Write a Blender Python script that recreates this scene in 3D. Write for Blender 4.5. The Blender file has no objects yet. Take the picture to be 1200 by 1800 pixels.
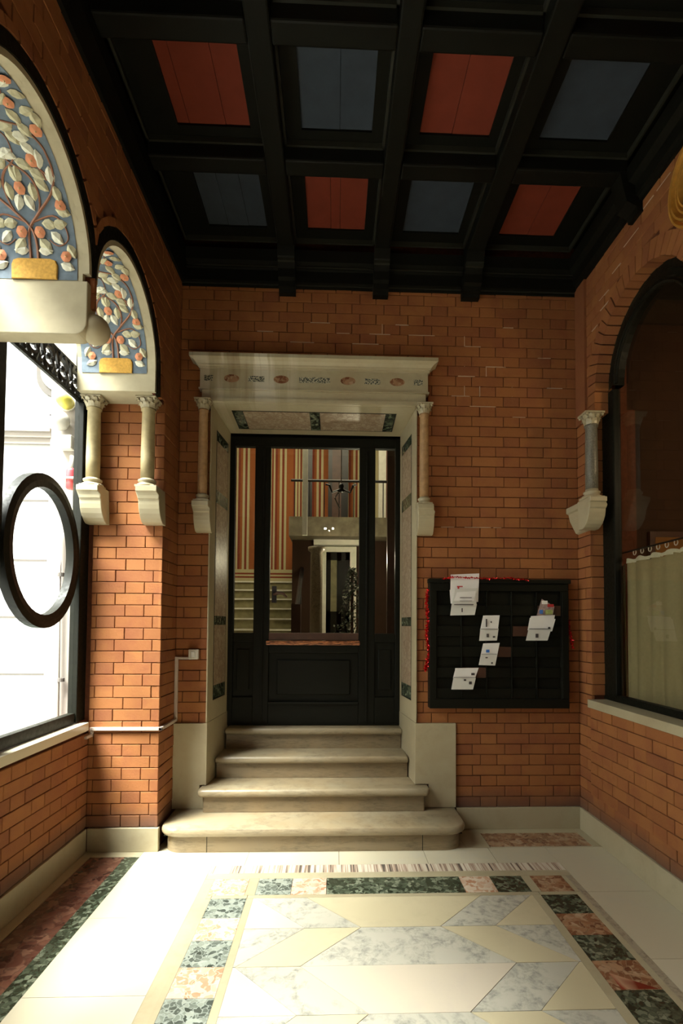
import bpy, math, random
from mathutils import Vector, Matrix
R = random.Random(7)
C = bpy.context.scene.collection
SC = bpy.context.scene
# ------------------------------------------------------------------ camera (fitted to the room's vanishing points)
FPX, PPX, PPY = 900.0, 619.457, 1068.136
YAW, PITCH, ROLL = -0.0352198526, 0.035307084, -0.00618167
CAM = Vector((0, 0, 1.5))
MR = (Matrix.Rotation(YAW, 3, 'Z') @ Matrix.Rotation(PITCH, 3, 'X') @ Matrix.Rotation(ROLL, 3, 'Y'))
cd = bpy.data.cameras.new('camera'); cam = bpy.data.objects.new('camera', cd); C.objects.link(cam)
cd.sensor_width = 36; cd.lens = 18.0
cd.shift_x = (600 - PPX) / 1800; cd.shift_y = (PPY - 900) / 1800
cd.clip_start = 0.02; cd.clip_end = 200
m = (MR @ Matrix(((1, 0, 0), (0, 0, -1), (0, 1, 0)))).to_4x4(); m.translation = CAM
cam.matrix_world = m
SC.camera = cam
def ray(x, y): return MR @ Vector(((x - PPX) / FPX, 1.0, -(y - PPY) / FPX))
def un(x, y, ax, v):
    d = ray(x, y); i = 'XYZ'.index(ax); return CAM + d * ((v - CAM[i]) / d[i])
# ------------------------------------------------------------------ light
W = bpy.data.worlds.new('sky'); SC.world = W; W.use_nodes = True
wn = W.node_tree.nodes; wl = W.node_tree.links
bgn = wn['Background']; bgn.inputs[0].default_value = (0.93, 0.97, 1.0, 1); bgn.inputs[1].default_value = 2.2
def lamp(name, kind, loc, target, power, color=(1, 1, 1), **k):
    d = bpy.data.lights.new(name, kind); d.energy = power; d.color = color
    for a, b in k.items(): setattr(d, a, b)
    o = bpy.data.objects.new(name, d); C.objects.link(o); o.location = loc
    o.rotation_euler = (Vector(target) - Vector(loc)).to_track_quat('-Z', 'Y').to_euler(); return o
# bright open sky over the courtyard, coming down steeply through the arcade windows
lamp('courtyard_sun', 'SUN', (-3, -1, 6), (-3 + .36, -1 + .36, 5), 34.0, (1, .99, .97), angle=math.radians(34))
# courtyard skylight entering the window bays
lamp('courtyard_skylight', 'AREA', (-3.6, 1.6, 4.6), (0.2, 2.6, 0.6), 260, (1, .97, .9), shape='RECTANGLE', size=3.0, size_y=5.0)
SC.view_settings.view_transform = 'Standard'; SC.view_settings.look = 'None'
SC.view_settings.gamma = 1; SC.view_settings.exposure = 0.60; SC.view_settings.use_curve_mapping = False
# ------------------------------------------------------------------ materials
MATS = {}
class NT:
    def __init__(s, name):
        s.m = bpy.data.materials.new(name); s.m.use_nodes = True; s.t = s.m.node_tree; s.n = s.t.nodes; s.l = s.t.links
        s.b = s.n['Principled BSDF']; s.tc = s.n.new('ShaderNodeTexCoord'); MATS[name] = s.m
    def noise(s, scale, detail=4, rough=.55, dist=0, sx=(1, 1, 1), obj=False):
        g = s.n.new('ShaderNodeNewGeometry'); mp = s.n.new('ShaderNodeMapping'); mp.inputs['Scale'].default_value = sx
        if obj: s.l.new(s.tc.outputs['Object'], mp.inputs[0])
        else: s.l.new(g.outputs['Position'], mp.inputs[0])
        t = s.n.new('ShaderNodeTexNoise'); t.inputs['Scale'].default_value = scale; t.inputs['Detail'].default_value = detail
        t.inputs['Roughness'].default_value = rough; t.inputs['Distortion'].default_value = dist
        s.l.new(mp.outputs[0], t.inputs['Vector']); return t.outputs['Fac']
    def voro(s, scale, feature='F1', out='Distance', dist=None):
        g = s.n.new('ShaderNodeNewGeometry'); t = s.n.new('ShaderNodeTexVoronoi'); t.feature = feature; t.inputs['Scale'].default_value = scale
        v = g.outputs['Position']
        if dist:
            nz = s.n.new('ShaderNodeTexNoise'); nz.inputs['Scale'].default_value = dist[0]
            s.l.new(v, nz.inputs['Vector']); mx = s.n.new('ShaderNodeVectorMath'); mx.operation = 'MULTIPLY_ADD'
            mx.inputs[1].default_value = (dist[1],) * 3; s.l.new(nz.outputs['Color'], mx.inputs[0]); s.l.new(v, mx.inputs[2]); v = mx.outputs[0]
        s.l.new(v, t.inputs['Vector']); return t.outputs[out]
    def ramp(s, fac, stops, interp='LINEAR'):
        r = s.n.new('ShaderNodeValToRGB'); r.color_ramp.interpolation = interp
        e = r.color_ramp.elements
        while len(e) < len(stops): e.new(.5)
        for k, (p, c) in zip(e, stops): k.position = p; k.color = (*c, 1) if len(c) == 3 else c
        s.l.new(fac, r.inputs[0]); return r.outputs[0]
    def mix(s, fac, a, b, mode='MIX'):
        x = s.n.new('ShaderNodeMix'); x.data_type = 'RGBA'; x.blend_type = mode
        for v, i in ((fac, 0), (a, 6), (b, 7)):
            if isinstance(v, (int, float)): x.inputs[i].default_value = v
            elif isinstance(v, tuple): x.inputs[i].default_value = (*v, 1)
            else: s.l.new(v, x.inputs[i])
        return x.outputs[2]
    def math(s, op, a, b=0.0):
        x = s.n.new('ShaderNodeMath'); x.operation = op
        for i, v in enumerate((a, b)):
            if isinstance(v, (int, float)): x.inputs[i].default_value = v
            else: s.l.new(v, x.inputs[i])
        return x.outputs[0]
    def rnd(s):
        o = s.n.new('ShaderNodeObjectInfo'); g = s.n.new('ShaderNodeNewGeometry')
        return s.math('FRACT', s.math('ADD', o.outputs['Random'], g.outputs['Random Per Island']))
    def posz(s):
        g = s.n.new('ShaderNodeNewGeometry'); x = s.n.new('ShaderNodeSeparateXYZ'); s.l.new(g.outputs['Position'], x.inputs[0]); return x.outputs
    def done(s, col, rough=.5, spec=.5, bump=None, bs=.3, bd=.004, metal=0, **k):
        for v, i in ((col, 'Base Color'), (rough, 'Roughness'), (spec, 'Specular IOR Level'), (metal, 'Metallic')):
            if isinstance(v, (int, float)): s.b.inputs[i].default_value = v
            elif isinstance(v, tuple): s.b.inputs[i].default_value = (*v, 1)
            else: s.l.new(v, s.b.inputs[i])
        if bump is not None:
            bp = s.n.new('ShaderNodeBump'); bp.inputs['Strength'].default_value = bs; bp.inputs['Distance'].default_value = bd
            s.l.new(bump, bp.inputs['Height']); s.l.new(bp.outputs[0], s.b.inputs['Normal'])
        return s.m
def plain(name, col, rough=.5, spec=.4, var=.12, nscale=18, metal=0):
    t = NT(name); n = t.noise(nscale, 4)
    c = t.mix(n, tuple(max(0, v * (1 - var * 1.6)) for v in col), tuple(min(1, v * (1 + var)) for v in col))
    return t.done(c, rough, spec, n, .15, .003, metal)
# brick: fired terracotta, each brick a little different, soot towards the plinth
t = NT('brick'); r_ = t.rnd(); n1 = t.noise(7, 3); n2 = t.noise(70, 4, .65); n3 = t.noise(2.1, 3)
c = t.ramp(r_, [(0, (.25, .083, .026)), (.35, (.29, .104, .031)), (.65, (.315, .118, .036)), (.88, (.275, .094, .031)), (1, (.20, .063, .024))])
c = t.mix(t.math('MULTIPLY', n2, .5), c, (.325, .145, .054)); c = t.mix(t.ramp(n1, [(.45, (0, 0, 0)), (.75, (.55, .55, .55))]), c, (.20, .058, .028))
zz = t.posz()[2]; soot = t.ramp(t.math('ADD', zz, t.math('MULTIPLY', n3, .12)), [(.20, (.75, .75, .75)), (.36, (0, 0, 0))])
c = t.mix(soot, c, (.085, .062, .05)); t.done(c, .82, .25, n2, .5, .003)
t = NT('mortar'); n1 = t.noise(40, 4); t.done(t.mix(n1, (.05, .018, .010), (.15, .05, .026)), .95, .1, n1, .4)
plain('mortar_pale', (.55, .38, .27), .9, .2)
# white statuary marble with soft grey veins
def marble(name, a, b, vein, vs=1.6, amt=.6, rough=.16, stretch=(1, 1, 1), dirt=0, spec=.5):
    t = NT(name); n1 = t.noise(vs, 8, .62, 1.3, stretch); n2 = t.noise(vs * 9, 6, .7, .4, stretch); n3 = t.noise(vs * .7, 4, .5, 0, stretch)
    r = t.rnd(); base = t.mix(n3, a, b); base = t.mix(t.math('MULTIPLY', r, .5), base, tuple(v * .93 for v in b))
    v1 = t.ramp(n1, [(.40, (0, 0, 0)), (.49, (amt,) * 3), (.58, (0, 0, 0))])
    v2 = t.math('MULTIPLY', v1, t.ramp(n2, [(.42, (0, 0, 0)), (.66, (1, 1, 1))]))
    c = t.mix(v2, base, vein)
    if dirt:
        d = t.noise(3.2, 6, .6); c = t.mix(t.math('MULTIPLY', t.ramp(d, [(.4, (0, 0, 0)), (.72, (1, 1, 1))]), dirt), c, (.30, .21, .105))
    if name == 'marble_door':
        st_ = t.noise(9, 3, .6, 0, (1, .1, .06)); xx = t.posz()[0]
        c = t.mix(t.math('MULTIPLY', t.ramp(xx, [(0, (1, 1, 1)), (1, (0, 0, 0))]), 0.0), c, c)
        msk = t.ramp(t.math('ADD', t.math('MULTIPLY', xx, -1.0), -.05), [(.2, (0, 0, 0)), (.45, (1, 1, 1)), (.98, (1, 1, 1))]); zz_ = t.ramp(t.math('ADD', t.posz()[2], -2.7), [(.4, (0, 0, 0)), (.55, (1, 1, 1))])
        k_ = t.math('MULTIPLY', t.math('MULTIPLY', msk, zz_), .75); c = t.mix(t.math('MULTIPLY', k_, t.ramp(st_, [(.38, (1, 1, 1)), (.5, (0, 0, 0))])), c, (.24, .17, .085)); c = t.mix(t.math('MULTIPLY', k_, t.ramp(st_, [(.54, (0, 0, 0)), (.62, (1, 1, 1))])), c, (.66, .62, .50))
    return t.done(c, rough, spec, n2, .06, .002)
marble('marble_white', (.60, .545, .405), (.54, .485, .34), (.45, .44, .40), 1.2, .25, .22)
marble('marble_pink', (.62, .54, .42), (.60, .52, .39), (.50, .42, .38), 1.5, .25, .22)
marble('marble_cream', (.60, .53, .36), (.56, .48, .30), (.45, .38, .26), 1.5, .3, .24)
marble('marble_grey', (.56, .53, .43), (.48, .45, .36), (.16, .17, .15), 2.6, .8, .22)
marble('marble_riser', (.28, .22, .135), (.20, .15, .085), (.09, .065, .035), 1.8, .9, .4, (1, 1, 5.0), dirt=.65)
marble('marble_plinth', (.46, .41, .275), (.40, .345, .215), (.30, .25, .16), 2.0, .35, .38, dirt=.35)
marble('marble_step', (.37, .31, .20), (.27, .22, .135), (.12, .09, .055), 1.6, .8, .36, (1, 1, 4.0), dirt=.6)
marble('marble_door', (.46, .41, .27), (.42, .365, .23), (.30, .25, .17), 2.4, .3, .42, dirt=.35)
marble('marble_mottled', (.40, .36, .27), (.33, .27, .18), (.10, .075, .05), 7, .9, .3)
def breccia(name, stops, edge, vs=16, ds=(9, .07), rough=.14):
    t = NT(name); cells = t.voro(vs, 'F1', 'Color', ds); sx = t.n.new('ShaderNodeSeparateColor'); t.l.new(cells, sx.inputs[0])
    e = t.voro(vs, 'DISTANCE_TO_EDGE', 'Distance', ds); n = t.noise(9, 6, .65, .6)
    v = t.math('MULTIPLY', t.math('ADD', sx.outputs[0], n), .5)
    c = t.ramp(v, stops); c = t.mix(t.ramp(e, [(.0, (1, 1, 1)), (.10, (0, 0, 0))]), c, edge)
    return t.done(c, rough, .5)
breccia('marble_green', [(.2, (.014, .019, .011)), (.42, (.028, .038, .022)), (.56, (.075, .092, .058)), (.75, (.21, .23, .16))], (.045, .055, .035), 42, (26, .05))
breccia('marble_verde', [(.25, (.045, .052, .04)), (.45, (.12, .135, .11)), (.6, (.24, .26, .21)), (.8, (.34, .36, .30))], (.30, .33, .28), 38, (24, .06))
breccia('marble_rose', [(.2, (.42, .20, .11)), (.45, (.52, .32, .20)), (.6, (.60, .44, .32)), (.8, (.66, .55, .42))], (.60, .50, .38), 26, (14, .16))
breccia('marble_russet', [(.2, (.12, .045, .022)), (.45, (.24, .105, .05)), (.6, (.36, .20, .11)), (.8, (.45, .31, .20))], (.30, .19, .11), 26, (14, .16))
breccia('marble_red', [(.2, (.05, .018, .013)), (.45, (.11, .042, .027)), (.6, (.17, .072, .045)), (.8, (.26, .14, .09))], (.12, .06, .04), 20, (12, .16))
breccia('marble_oxblood', [(.2, (.10, .010, .006)), (.5, (.22, .03, .015)), (.8, (.35, .10, .05))], (.45, .25, .15), 6, (5, .16))
breccia('marble_panel', [(.2, (.26, .17, .10)), (.45, (.36, .27, .18)), (.6, (.42, .34, .24)), (.8, (.33, .24, .15))], (.24, .16, .10), 30, (20, .05), .35)
t = NT('marble_mosaic'); v = t.voro(95, 'F1', 'Distance'); t.done(t.ramp(v, [(.25, (.03, .035, .028)), (.42, (.07, .08, .06)), (.62, (.45, .42, .30))]), .5)
t = NT('marble_stripe'); g = t.n.new('ShaderNodeNewGeometry'); w1 = t.noise(34, 2, .9, 0, (1, .02, 1)); w2 = t.noise(160, 2, .6, 0, (1, .02, 1))
c = t.ramp(t.math('ADD', t.math('MULTIPLY', w1, .75), t.math('MULTIPLY', w2, .25)), [(.40, (.10, .085, .07)), (.47, (.42, .30, .22)), (.53, (.62, .54, .42)), (.62, (.66, .60, .48))])
t.done(c, .2)
plain('plaster', (.44, .385, .255), .85, .2, .16, 9)
plain('lunette_blue', (.15, .19, .225), .8, .2, .3, 30)
plain('leaf_cream', (.52, .48, .31), .8, .2, .3, 40)
plain('leaf_pale', (.68, .66, .52), .8, .2, .2, 40)
plain('stem_brown', (.28, .125, .07), .8)
plain('flower_coral', (.60, .24, .12), .8, .2, .2, 60)
plain('flower_heart', (.75, .55, .3), .8)
plain('basket_ochre', (.58, .32, .06), .8, .2, .35, 70)
t = NT('wood_black'); n = t.noise(6, 6, .6, .5, (1, 1, 6)); n2 = t.noise(50, 4)
t.done(t.mix(n, (.005, .005, .0036), (.010, .0102, .006)), t.ramp(n2, [(.3, (.38,) * 3), (.7, (.6,) * 3)]), .13, n2, .12, .003)
plain('wood_ceiling', (.0046, .0048, .0026), .6, .16, .3, 12)
plain('wood_edge', (.020, .020, .013), .5, .4)
t = NT('wood_worn_highlight'); n = t.noise(14, 6, .65, .8, (1.2, 1, 12)); t.done(t.ramp(n, [(.36, (.035, .014, .009)), (.48, (.16, .05, .02)), (.58, (.62, .24, .09))]), .35, .5, n, .2)  # worn wood; the bright orange highlight is painted into the ramp
plain('wood_brown', (.075, .032, .018), .45, .5, .35, 10)
plain('paint_red', (.17, .030, .014), .75, .2, .18, 8)
plain('paint_blue', (.036, .046, .058), .75, .2, .2, 8)
plain('iron_black', (.012, .010, .009), .4, .5)
plain('white_plastic', (.62, .58, .50), .45, .4, .05)
plain('conduit_paint', (.52, .42, .35), .5, .4, .08)
plain('paper', (.80, .78, .75), .8, .2, .05, 6); plain('paper_back', (.66, .65, .60), .8, .2, .05, 6)
plain('ink', (.06, .05, .05), .7); plain('ink_red', (.45, .03, .03), .7); plain('ink_blue', (.05, .16, .5), .7); plain('photo_mix', (.45, .33, .30), .6, .2, .7, 60)
plain('photo_green', (.36, .42, .15), .6, .2, .4, 60)
plain('tinsel', (.75, .014, .014), .22, .8, .2, 200, .6)
plain('gilt', (.62, .30, .05), .45, .5, .3, 30, .3)
plain('linen', (.34, .285, .165), .95, .1, .1, 60); plain('linen_white', (.62, .58, .45), .95, .1, .1, 60)
plain('facade', (.50, .495, .48), .9, .2, .03, 4); plain('facade_pink', (.30, .265, .23), .9, .2, .04, 5); plain('facade_joint', (.09, .08, .07), .9)
plain('siren_yellow', (.72, .62, .10), .4); plain('car_paint', (.20, .25, .21), .2, .5, .05); plain('car_glass', (.08, .11, .10), .08, .8)
plain('red_liquid', (.62, .04, .05), .3); plain('asphalt', (.30, .30, .28), .9)
plain('granite', (.16, .145, .11), .4, .4, .8, 110)
plain('column_tan', (.38, .22, .10), .5, .3, .35, 28); plain('column_olive', (.36, .29, .15), .5, .3, .3, 22)
plain('room_dark', (.045, .022, .012), .8, .2, .35, 2); plain('room_ceiling', (.30, .26, .17), .9, .2); plain('room_frieze', (.025, .018, .011), .9, .2)
plain('picture_ochre', (.30, .13, .025), .6, .3, .3, 6)
plain('steel', (.45, .45, .45), .25, .6, .1, 10, 1.0); plain('hall_wall', (.16, .13, .09), .8); plain('stair_stone', (.26, .235, .12), .6, .3, .35, 14); plain('stair_white', (.80, .78, .66), .5)
plain('wall_stripe_cream', (.48, .42, .23), .85, .2, .05); plain('wall_stripe_orange', (.30, .095, .028), .85, .2, .08); plain('wall_stripe_red', (.21, .045, .022), .85, .2, .08)
plain('silver_leaf', (.42, .44, .36), .25, .7, .4, 20, .5); plain('fir_green', (.04, .06, .03), .6)
plain('landing', (.20, .17, .11), .5, .4, .5, 9)
def glass(name, refl, tint=(1, 1, 1)):
    mm = bpy.data.materials.new(name); mm.use_nodes = True; t = mm.node_tree; t.nodes.clear()
    o = t.nodes.new('ShaderNodeOutputMaterial'); mx = t.nodes.new('ShaderNodeMixShader'); a = t.nodes.new('ShaderNodeBsdfTransparent'); b = t.nodes.new('ShaderNodeBsdfGlossy')
    a.inputs[0].default_value = (*tint, 1); b.inputs['Roughness'].default_value = .01; f = t.nodes.new('ShaderNodeFresnel'); f.inputs[0].default_value = refl
    gg = t.nodes.new('ShaderNodeNewGeometry'); mt = t.nodes.new('ShaderNodeMath'); mt.operation = 'MULTIPLY_ADD'; mt.inputs[1].default_value = -1; mt.inputs[2].default_value = 1
    t.links.new(gg.outputs['Backfacing'], mt.inputs[0]); m2 = t.nodes.new('ShaderNodeMath'); m2.operation = 'MULTIPLY'; t.links.new(mt.outputs[0], m2.inputs[0]); t.links.new(f.outputs[0], m2.inputs[1])
    t.links.new(m2.outputs[0], mx.inputs[0]); t.links.new(a.outputs[0], mx.inputs[1]); t.links.new(b.outputs[0], mx.inputs[2]); t.links.new(mx.outputs[0], o.inputs[0]); MATS[name] = mm
glass('window_glass', 1.3, (.96, .98, .96)); glass('door_glass', 1.5, (.92, .93, .90)); glass('shop_glass', 1.55, (.9, .9, .86))
def emit(name, col, s):
    mm = bpy.data.materials.new(name); mm.use_nodes = True; b = mm.node_tree.nodes['Principled BSDF']
    b.inputs['Emission Color'].default_value = (*col, 1); b.inputs['Emission Strength'].default_value = s; MATS[name] = mm
emit('bulb', (1, .95, .8), 160)
# ------------------------------------------------------------------ mesh helpers
class MB:
    def __init__(s): s.v = []; s.f = []
    def poly(s, pts): i = len(s.v); s.v += [tuple(p) for p in pts]; s.f.append(tuple(range(i, i + len(pts))))
    def box(s, x0, x1, y0, y1, z0, z1):
        i = len(s.v); s.v += [(x, y, z) for z in (z0, z1) for y in (y0, y1) for x in (x0, x1)]
        s.f += [tuple(i + k for k in q) for q in ((0, 2, 3, 1), (4, 5, 7, 6), (0, 1, 5, 4), (2, 6, 7, 3), (0, 4, 6, 2), (1, 3, 7, 5))]; return s
    def extrude(s, pts, vec):
        """closed polygon pts (3-D, planar) swept along vec"""
        n = len(pts); i = len(s.v); v = Vector(vec); s.v += [tuple(p) for p in pts] + [tuple(Vector(p) + v) for p in pts]
        s.f.append(tuple(range(i + n - 1, i - 1, -1))); s.f.append(tuple(range(i + n, i + 2 * n)))
        for k in range(n): j = (k + 1) % n; s.f.append((i + k, i + j, i + n + j, i + n + k))
        return s
    def strip(s, A, B, closed=False):
        """quad strip between point rows A and B"""
        n = len(A); i = len(s.v); s.v += [tuple(p) for p in A] + [tuple(p) for p in B]
        for k in range(n if closed else n - 1): j = (k + 1) % n; s.f.append((i + k, i + j, i + n + j, i + n + k))
        return s
    def lathe(s, prof, cx, cy, n=20, axis='Z', mod=None, cz=0):
        rows = []
        for r, h in prof:
            row = []
            for k in range(n):
                a = 2 * math.pi * k / n; q = r * (mod(a, h) if mod else 1)
                p = (cx + q * math.cos(a), cy + q * math.sin(a), h) if axis == 'Z' else (h, cy + q * math.cos(a), cz + q * math.sin(a)) if axis == 'X' else (cx + q * math.cos(a), h, cz + q * math.sin(a))
                row.append(p)
            rows.append(row)
        i = len(s.v)
        for row in rows: s.v += row
        for a in range(len(rows) - 1):
            for k in range(n): j = (k + 1) % n; s.f.append((i + a * n + k, i + a * n + j, i + (a + 1) * n + j, i + (a + 1) * n + k))
        s.f.append(tuple(i + k for k in range(n - 1, -1, -1))); s.f.append(tuple(i + (len(rows) - 1) * n + k for k in range(n))); return s
    def tube(s, pts, r, n=8, closed=False):
        pts = [Vector(p) for p in pts]; rings = []; up = Vector((.13, .21, .97))
        for k, p in enumerate(pts):
            a = pts[k - 1] if (k or closed) else p; b = pts[(k + 1) % len(pts)] if (closed or k < len(pts) - 1) else p
            d = (b - a).normalized(); u = d.cross(up)
            if u.length < .1: u = d.cross(Vector((1, 0, 0)))
            u.normalize(); w = d.cross(u); rr = r[k] if isinstance(r, (list, tuple)) else r
            rings.append([p + (u * math.cos(2 * math.pi * q / n) + w * math.sin(2 * math.pi * q / n)) * rr for q in range(n)])
        i = len(s.v)
        for g in rings: s.v += [tuple(p) for p in g]
        m_ = len(rings)
        for a in range(m_ if closed else m_ - 1):
            b = (a + 1) % m_
            for k in range(n): j = (k + 1) % n; s.f.append((i + a * n + k, i + a * n + j, i + b * n + j, i + b * n + k))
        if not closed: s.f.append(tuple(i + k for k in range(n - 1, -1, -1))); s.f.append(tuple(i + (m_ - 1) * n + k for k in range(n)))
        return s
    def ball(s, c, r, n=10, sz=1): 
        prof = [(max(1e-4, r * math.sin(math.pi * k / n)), c[2] - r * sz * math.cos(math.pi * k / n)) for k in range(n + 1)]
        return s.lathe(prof, c[0], c[1], n + 4)
    def mesh(s, name, mat, smooth=False):
        me = bpy.data.meshes.new(name); me.from_pydata(s.v, [], s.f); me.materials.append(MATS[mat]); me.validate(); 
        import bmesh
        b = bmesh.new(); b.from_mesh(me); bmesh.ops.recalc_face_normals(b, faces=b.faces); b.to_mesh(me); b.free()
        if smooth: me.shade_smooth() if hasattr(me, 'shade_smooth') else me.polygons.foreach_set('use_smooth', [True] * len(me.polygons))
        return me
    def build(s, name, mat, parent=None, smooth=False, **k):
        o = bpy.data.objects.new(name, s.mesh(name, mat, smooth)); C.objects.link(o)
        if parent is not None: o.parent = parent; o.matrix_parent_inverse = Matrix.Translation(-Vector(parent.location)) if not parent.parent else Matrix.Identity(4)
        if smooth == 'auto':
            bpy_smooth(o)
        for a, b in k.items(): o[a] = b
        return o
def bpy_smooth(o):
    md = o.modifiers.new('edge', 'EDGE_SPLIT'); md.split_angle = math.radians(35)
def bev(o, w=.004, seg=2):
    md = o.modifiers.new('bevel', 'BEVEL'); md.width = w; md.segments = seg; md.limit_method = 'ANGLE'; md.angle_limit = math.radians(40); return o
def empty(name, loc, label=None, cat=None, group=None, kind=None):
    o = bpy.data.objects.new(name, None); C.objects.link(o); o.location = loc
    return tag(o, label, cat, group, kind)
def tag(o, label=None, cat=None, group=None, kind=None):
    for a, b in (('label', label), ('category', cat), ('group', group), ('kind', kind)):
        if b: o[a] = b
    return o
def struct(name, mb, mat, label, cat, **k): return tag(mb.build(name, mat, **k), label, cat, kind='structure')
def box(x0, x1, y0, y1, z0, z1): return MB().box(x0, x1, y0, y1, z0, z1)
def rect_with_hole(mb, X, Z, hx, hz, y0, y1):
    """wall slab X x Z (along y0..y1) with a rectangular hole reaching the bottom"""
    mb.box(X[0], hx[0], y0, y1, Z[0], Z[1]); mb.box(hx[1], X[1], y0, y1, Z[0], Z[1]); mb.box(hx[0], hx[1], y0, y1, hz, Z[1])
def arch_slab(mb, x0, x1, y0, y1, z0, z1, arches, seg=14):
    """slab in the Y-Z plane with round-headed holes open to its bottom z0: arches = [(yc, zc, r)]"""
    ys = y0
    for yc, zc, r in sorted(arches):
        if yc - r > ys + 1e-4: mb.box(x0, x1, ys, yc - r, z0, z1)
        for k in range(seg):
            a0 = math.pi * (1 - k / seg); a1 = math.pi * (1 - (k + 1) / seg)
            p0 = (yc + r * math.cos(a0), zc + r * math.sin(a0)); p1 = (yc + r * math.cos(a1), zc + r * math.sin(a1))
            mb.extrude([(x0, p0[0], p0[1]), (x0, p1[0], p1[1]), (x0, p1[0], z1), (x0, p0[0], z1)], (x1 - x0, 0, 0))
        ys = yc + r
    if y1 > ys + 1e-4: mb.box(x0, x1, ys, y1, z0, z1)
# ------------------------------------------------------------------ bricks
COURSE = .0775; Z0 = .16; JT = .0045
bcache = {}
def brick_verts(w, h, d=.02, c=.0025):
    # local: u 0..w, height 0..h, outward +n (third axis)
    return [(0, 0, -d), (w, 0, -d), (w, h, -d), (0, h, -d), (0, 0, -c), (w, 0, -c), (w, h, -c), (0, h, -c), (c, c, 0), (w - c, c, 0), (w - c, h - c, 0), (c, h - c, 0)]
BF = [(4, 5, 9, 8), (5, 6, 10, 9), (6, 7, 11, 10), (7, 4, 8, 11), (8, 9, 10, 11), (0, 1, 5, 4), (1, 2, 6, 5), (2, 3, 7, 6), (3, 0, 4, 7)]
def brick_mesh(w, h):
    k = (round(w, 3), round(h, 3))
    if k not in bcache:
        me = bpy.data.meshes.new('brick'); me.from_pydata(brick_verts(w, h), [], BF); me.materials.append(MATS['brick']); bcache[k] = me
    return bcache[k]
def lay(parent, O, u, n, length, rows, phase, clip=None, limit=280, joints=None, name='brick', fixed=None, k0=0):
    """Flemish bond from O along unit u, outward normal n; clip(z0,z1)->list of (u0,u1) kept intervals"""
    O = Vector(O); u = Vector(u); n = Vector(n); out = []
    for k in range(k0, rows):
        z0 = Z0 + k * COURSE; z1 = z0 + COURSE - JT
        keep = clip(z0, z1) if clip else [(0, length)]
        segs = []
        if fixed:
            x = 0; seq = fixed[k % len(fixed)]; q = 0
            while x < length - .01: segs.append((x, min(x + seq[q % len(seq)], length))); x += seq[q % len(seq)]; q += 1
        else:
            x = phase + (0 if k % 2 == 0 else .184) - .368 * 2
            while x < length:
                segs.append((x, x + .245)); segs.append((x + .245, x + .368)); x += .368
        for a, b in segs:
            b -= JT
            for c0, c1 in keep:
                a_, b_ = max(a, c0), min(b, c1)
                if 0 < c1 - b - JT < .03 and b_ > a_: b_ = c1
                if 0 < a - c0 < .03: a_ = c0
                if b_ - a_ > .025: out.append((a_, b_, z0 + R.uniform(-.001, .001), z1))
    M = Matrix((u, Vector((0, 0, 1)), n)).transposed()
    def key(e):
        p = O + u * ((e[0] + e[1]) / 2); p.z = e[2]; d = p - CAM
        inv = 0 if d.y < .5 else 1; q = MR.transposed() @ d
        if q.y > .1:
            px = PPX + FPX * q.x / q.y; py = PPY - FPX * q.z / q.y
            if not (-10 < px < 1210 and -10 < py < 1810): inv = 0
        return -inv * abs(d.dot(n)) / max(d.length, .1) ** 3 * (e[1] - e[0]) 
    out.sort(key=key); rest = MB()
    for i, (a, b, z0, z1) in enumerate(out):
        pr = R.uniform(-.002, .0025)
        if i < limit:
            o = bpy.data.objects.new(name, brick_mesh(b - a, z1 - z0)); C.objects.link(o); o.parent = parent
            mm = M.to_4x4(); mm.translation = O + u * a + Vector((0, 0, z0)) + n * pr; o.matrix_local = mm if parent is None else Matrix.Translation(-parent.location) @ mm
        else:
            j = len(rest.v); rest.v += [tuple(O + u * (a + x) + Vector((0, 0, z0 + y)) + n * (pr + z)) for x, y, z in brick_verts(b - a, z1 - z0)]
            rest.f += [tuple(j + q for q in f) for f in BF]
    if rest.v: rest.build('small_brick', 'brick', parent, kind='stuff')
def voussoirs(parent, x, depth, yc, zc, r0, r1, n, side, name='arch_brick', ylo=-9, yhi=9):
    """radial bricks of an arch ring standing in the plane X=x; side +1 faces +X"""
    for k in range(n):
        a0 = math.pi * (k + .06) / n; a1 = math.pi * (k + .94) / n; m_ = MB(); pts = []
        e = R.uniform(0, .003); rr = r0 + (.004 if k % 2 else 0)
        for r, a in ((rr, a0), (rr, a1), (r1, a1), (r1, a0)): pts.append((x + side * e, max(ylo, min(yhi, yc + r * math.cos(a))), zc + r * math.sin(a)))
        if max(p[1] for p in pts) - min(p[1] for p in pts) < .004: continue
        m_.extrude(pts, (-side * depth, 0, 0)); m_.build(name, 'brick', parent)
# ================================================================== SETTING
XL, XR, YB, XI = -1.63, 1.85, 3.82, -1.165
DX0, DX1, DZ = -.925, .605, 3.15
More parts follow.
